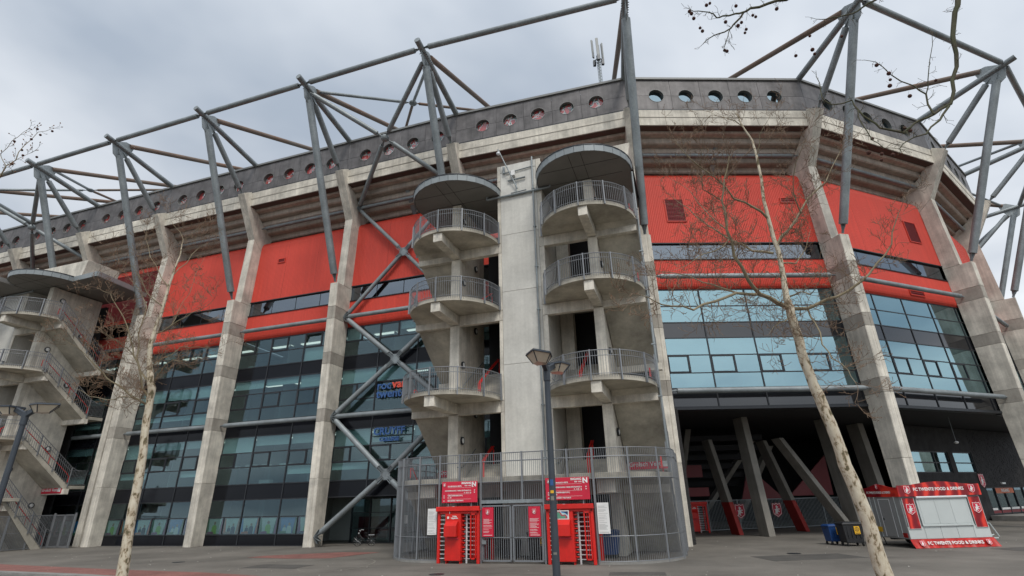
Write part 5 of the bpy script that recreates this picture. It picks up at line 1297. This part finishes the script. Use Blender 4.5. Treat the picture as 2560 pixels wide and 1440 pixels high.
OL = [[(7.77,9.0,14.42,0.039),(6.72,9.04,13.71,0.0351),(6.29,9.09,13.66,0.0325),(5.87,9.13,13.57,0.0286),(5.71,9.18,13.5,0.0247),(5.49,9.22,13.23,0.0221),(5.37,9.27,13.1,0.0182),(5.05,9.31,12.97,0.0143),(4.87,9.36,12.91,0.0117),(4.69,9.4,12.76,0.0078)],[(5.6,9.0,13.3,0.0234),(5.38,8.96,13.21,0.0208),(5.04,8.91,13.09,0.0182),(4.87,8.87,12.99,0.0156),(4.8,8.83,13.06,0.0143),(4.56,8.79,13.1,0.0117),(4.31,8.74,13.06,0.0091),(4.22,8.7,13.07,0.0065)],[(5.21,9.0,12.81,0.0104),(5.12,9.03,12.6,0.0091),(5.01,9.07,12.33,0.0065),(5.01,9.1,12.26,0.0052)],[(11.07,9.0,14.3,0.065),(10.74,9.03,13.55,0.0598),(10.58,9.07,13.2,0.0546),(10.31,9.1,12.49,0.0494),(10.24,9.13,11.98,0.0442),(9.93,9.17,11.26,0.039),(9.71,9.2,10.63,0.0338),(9.29,9.23,10.39,0.0286),(8.97,9.27,10.27,0.0234),(8.72,9.3,10.09,0.0182)],[(9.44,9.0,10.4,0.026),(9.05,8.93,9.98,0.0221),(8.58,8.85,9.58,0.0169),(8.04,8.77,9.34,0.0117),(7.81,8.7,9.14,0.0078)],[(8.44,9.0,9.86,0.026),(8.33,9.06,9.78,0.0234),(7.91,9.11,9.96,0.0221),(7.81,9.17,10.22,0.0195),(7.67,9.22,10.55,0.0182),(7.66,9.28,10.87,0.0156),(7.23,9.33,10.8,0.0143),(7.12,9.39,10.99,0.0117),(7.15,9.44,11.27,0.0104),(7.2,9.5,11.79,0.0078)],[(9.05,9.0,10.2,0.0208),(9.12,9.06,10.79,0.0182),(8.99,9.12,11.08,0.0143),(8.62,9.18,11.49,0.0117),(8.46,9.24,11.91,0.0078),(8.26,9.3,12.04,0.0052)],[(9.06,9.0,10.74,0.013),(9.12,8.9,11.03,0.0104),(9.24,8.8,11.5,0.0078),(9.44,8.7,12.2,0.0052)],[(9.32,9.0,14.09,0.0286),(8.85,9.07,13.66,0.0247),(8.51,9.13,13.49,0.0208),(8.28,9.2,13.38,0.0169),(7.99,9.27,13.37,0.0143),(7.74,9.33,13.38,0.0104),(7.55,9.4,13.47,0.0065)],[(7.48,9.0,10.36,0.013),(7.43,8.95,9.95,0.0117),(7.48,8.9,9.5,0.0091),(7.62,8.85,9.26,0.0065),(7.89,8.8,9.19,0.0052)]]
OB = [(4.41,9.15,13.54),(4.45,9.15,13.47),(4.48,9.15,13.31),(4.58,9.15,13.0),(4.62,9.15,12.9),(5.21,9.15,13.17),(5.48,9.15,13.04),(5.58,9.15,13.14),(5.65,9.15,12.92),(5.6,9.15,12.81),(5.03,9.15,12.29),(5.08,9.15,12.26),(5.89,9.15,13.36),(5.95,9.15,13.31),(6.5,9.15,13.55),(4.94,9.15,13.79),(4.85,9.15,13.73),(7.08,9.15,12.66),(6.62,9.15,12.07),(7.04,9.15,12.24),(7.06,9.15,12.11),(7.81,9.15,12.62),(8.37,9.15,11.73),(8.57,9.15,11.48),(8.49,9.15,11.13),(8.55,9.15,11.3),(9.55,9.15,11.25),(8.84,9.15,10.83),(8.47,9.15,9.98),(8.56,9.15,9.9),(7.53,9.15,9.37),(7.79,9.15,9.33),(8.01,9.15,9.3),(7.74,9.15,9.18),(7.7,9.15,9.72),(5.55,9.15,13.68)]
TL = [[(-14.64,12.0,10.9,.02),(-14.0,12.05,11.43,.017),(-14.01,12.1,11.79,.015),(-13.85,12.15,12.02,.012),(-13.84,12.2,12.54,.009),(-13.64,12.25,13.06,.007),(-13.32,12.3,13.21,.004)],[(-13.89,12.0,11.72,.01),(-14.11,11.93,12.07,.008),(-13.83,11.85,12.45,.007),(-13.51,11.77,12.68,.005),(-13.31,11.7,12.78,.003)],[(-13.68,12.0,11.91,.008),(-13.46,12.05,12.14,.005),(-13.33,12.1,12.31,.003)],[(-14.47,12.0,11.02,.015),(-13.92,12.0,11.33,.009),(-13.79,12.0,11.58,.003)]]

def perp(d, a):
    u = d.cross(Vector((0, 0, 1))); u = u.normalized() if u.length > .05 else Vector((1, 0, 0)); v = d.cross(u).normalized()
    return u * cos(a) + v * sin(a)
def twig(m, buds, p, d, ln, r, depth, rng, droop=0.):
    P = [Vector(p)]; n = 4 if ln > .3 else 3; dd = d.normalized(); R = [r]
    for k in range(n):
        dd = (dd + perp(dd, rng.uniform(0, 6.28)) * rng.uniform(.1, .38) + Vector((0, 0, .10 - droop))).normalized()
        P.append(P[-1] + dd * ln / n); R.append(max(.0036, r * (1 - (k + 1) / n * .6)))
    m.tube(P, R, 4, caps=False)
    if depth > 0:
        for k in range(1, n + 1):
            if rng.random() < .85:
                a = rng.uniform(0, 6.28); nd = (dd * rng.uniform(.5, 1.) + perp(dd, a) * rng.uniform(.5, 1.)).normalized()
                twig(m, buds, P[k], nd, ln * rng.uniform(.45, .7), R[k] * .75, depth - 1, rng, droop)
    else: buds.append((P[-1], dd))
def grow(T, limbs, dens, ln, seed, dep=2, name='limb', budr=.012, droop=0.):
    rng = random.Random(seed); tw = MB(); buds = []
    for L_ in limbs:
        pts = [Vector(q[:3]) for q in L_]; rad = [q[3] for q in L_]
        # smooth the limb a little with midpoints pushed sideways
        P = []; R = []
        for k in range(len(pts) - 1):
            P.append(pts[k]); R.append(rad[k]); mid = (pts[k] + pts[k + 1]) / 2; d = pts[k + 1] - pts[k]
            P.append(mid + perp(d.normalized(), rng.uniform(0, 6.28)) * d.length * .06); R.append((rad[k] + rad[k + 1]) / 2)
        P.append(pts[-1]); R.append(rad[-1])
        MB().tube(P, R, 7).build(name, M['limb'], T, True)
        for k in range(1, len(P)):
            d = (P[k] - P[k - 1]); seg = d.length
            nn = max(1, int(dens * seg + rng.random()))
            for q in range(nn):
                t = rng.random(); p = P[k - 1].lerp(P[k], t); r = R[k] * .45
                nd = (d.normalized() * rng.uniform(.2, .8) + perp(d.normalized(), rng.uniform(0, 6.28)) + Vector((0, 0, .25 - droop))).normalized()
                fr_ = k / len(P)
                twig(tw, buds, p, nd, ln * rng.uniform(.5, 1.1) * (1 - .35 * fr_), min(.008, max(.0035, r)), dep, rng, droop)
        twig(tw, buds, P[-1], P[-1] - P[-2], ln * .7, R[-1], dep, rng, droop)
    tw.build('twigs', M['twig'], T, kind='stuff')
    bm_ = MB()
    for p, d in buds:
        if rng.random() < .8: e = d * budr * 2.2; u = perp(d, 0) * budr * .6; v = perp(d, 1.57) * budr * .6; bm_.add([p, p + e * .5 + u, p + e * .5 - u * .5 + v, p + e * .5 - u * .5 - v, p + e], [(0, 1, 2), (0, 2, 3), (0, 3, 1), (4, 2, 1), (4, 3, 2), (4, 1, 3)])
    return bm_
def trunk(T, pts):
    P = [Vector(q[:3]) for q in pts]; R = [q[3] for q in pts]; rng = random.Random(5)
    Q = []; S = []
    for k in range(len(P) - 1):
        for t in (0, .33, .66):
            Q.append(P[k].lerp(P[k + 1], t) + Vector((rng.uniform(-1, 1), rng.uniform(-1, 1), 0)) * .012); S.append((R[k] + (R[k + 1] - R[k]) * t) * rng.uniform(.95, 1.07))
    Q.append(P[-1]); S.append(R[-1])
    return MB().tube(Q, S, 14).build('trunk', M['bark'], T, True)
def shift(L_, o): return [[(a - o[0], b - o[1], c - o[2], r) for a, b, c, r in l] for l in L_]
T1 = thing('plane_tree', 'bare plane tree with a mottled cream trunk in front of the right corner bays', 'tree', (RT[0][0], RT[0][1], 0))
trunk(T1, shift([RT], (RT[0][0], RT[0][1], 0))[0])
b_ = grow(T1, shift(RL, (RT[0][0], RT[0][1], 0)), 4.6, .72, 11, 3)
b_.build('buds', M['twig_br'], T1, kind='stuff')
T2 = thing('plane_tree', 'slim bare plane tree with brown dry buds before the left glass front', 'tree', (LT[0][0], LT[0][1], 0))
M['bark2'] = mat('greenish_plane_bark', (.50, .45, .33), .9, var=.35, scale=7, dark=(.21, .18, .10), bump=.4)
MBK = M['bark']; M['bark'] = MBK
trunk(T2, shift([LT], (LT[0][0], LT[0][1], 0))[0])
b_ = grow(T2, shift(LL, (LT[0][0], LT[0][1], 0)), 3.4, .68, 23, 3, budr=.016)
M['bark'] = MBK
b_.build('brown_leaf_tufts', M['twig_br'], T2, kind='stuff')
# the near tree to the right, its trunk outside the picture, limbs hanging in at the top with seed balls
M['nearlimb'] = mat('mossy_limb_bark', (.085, .07, .045), .9, var=.4, scale=6, dark=(.05, .06, .025))
T3 = thing('plane_tree', 'near plane tree, dark mossy limbs with round seed balls hanging in at the top right', 'tree', (13.5, 7.0, 0))
o3 = (13.5, 7.0, 0)
MB().tube([(0, 0, 0), (.05, .0, .4), (.1, .1, 3), (-.1, .2, 7), (-.3, .5, 10.5), (-.6, .7, 13.5)], [.34, .28, .25, .2, .13, .05], 14).build('trunk', M['bark'], T3, True)
ML = M['limb']; M['limb'] = M['nearlimb']; MT = M['twig']; M['twig'] = M['nearlimb']
ol = shift(OL, o3)
for idx_, r0, z0 in ((0, .06, 10.5), (3, .085, 9.5), (8, .04, 10.8)):
    a = ol[idx_][0]; ol[idx_] = [(-.2, .4, z0, r0), ((a[0] * .45), a[1] * .5, (a[2] + z0) / 2 + .5, r0 * .8)] + ol[idx_]
b_ = grow(T3, ol, 1.5, .22, 31, 1, budr=.012, droop=.15)
b_.build('buds', M['twig_br'], T3, kind='stuff')
me = None
for p in OB:
    if me is None:
        s = MB().ball((0, 0, 0), .042, 10, 7).build('seed_ball', M['seed'], T3, True); me = s.data
    else:
        s = bpy.data.objects.new('seed_ball', me); COL.objects.link(s); s.parent = T3
    s.location = (p[0] - o3[0], p[1] - o3[1], p[2]); k = random.uniform(.75, 1.1); s.scale = (k, k, k)
st = MB()
for p in OB:
    q = Vector((p[0] - o3[0], p[1] - o3[1], p[2])); st.tube([q, q + Vector((random.uniform(-.02, .02), 0, .06)), q + Vector((random.uniform(-.05, .05), 0, .14))], .002, 4)
st.build('stalks', M['twig'], T3, kind='stuff')
T4 = thing('plane_tree', 'plane tree beyond the left picture edge with twigs and seed balls reaching in', 'tree', (-15.5, 12.0, 0))
o4 = (-15.5, 12.0, 0); M['limb'] = ML
MB().tube([(0, 0, 0), (.05, .0, .4), (.1, .1, 3), (-.1, .2, 7), (-.3, .2, 10.5)], [.3, .25, .2, .12, .04], 12).build('trunk', M['bark'], T4, True)
tl = shift(TL, o4); a = tl[0][0]; tl[0] = [(-.1, .2, 6.8, .05), (a[0] * .5, a[1] * .5, (a[2] + 6.8) / 2, .035)] + tl[0]
b_ = grow(T4, tl, 3, .26, 41, 1, budr=.03, droop=.0)
b_.build('brown_leaf_tufts', M['twig_br'], T4, kind='stuff')
for k in range(9):
    p = tl[k % 3][-1 - (k // 3) % 3]; s = bpy.data.objects.new('seed_ball', me); COL.objects.link(s); s.parent = T4
    s.location = (p[0] + random.uniform(-.22, .22), p[1] + random.uniform(-.1, .1), p[2] - random.uniform(.02, .2)); s.scale = (.8, .8, .8)
M['twig'] = MT
# bare trees across the road behind the viewer, seen only mirrored in the glass
T5 = None
rng = random.Random(77)
for k in range(9):
    x = -72 + 11 * k + rng.uniform(-2, 2); y = -16 - 7 * (k % 2) - (8 if k > 5 else 0)
    if T5 is None:
        T5 = thing('street_tree', 'bare street tree in the row across the road, mirrored in the glass', 'tree', (x, y, 0), 0, 'bare street trees across the road')
        MB().tube([(0, 0, 0), (.1, 0, 4), (-.1, .2, 9), (.2, 0, 14)], [.35, .28, .16, .05], 8).build('trunk', M['limb'], T5, True)
        lb = []
        for q in range(16):
            z = 3.5 + q * .62; a = q * 2.4; e = 4.6 - q * .14
            lb.append([(0, 0, z, .1 - q * .004), (e * .5 * cos(a), e * .5 * sin(a), z + 1.4, .06), (e * cos(a + .2), e * sin(a + .2), z + 3.2, .02)])
        grow(T5, lb, .8, 1.7, 55, 1).build('buds', M['twig'], T5, kind='stuff')
    else:
        c = copy_thing(T5)
        c.location = (x, y, 0); c.rotation_euler = (0, 0, k * 1.3); s = rng.uniform(.6, .9); c.scale = (s, s, s)
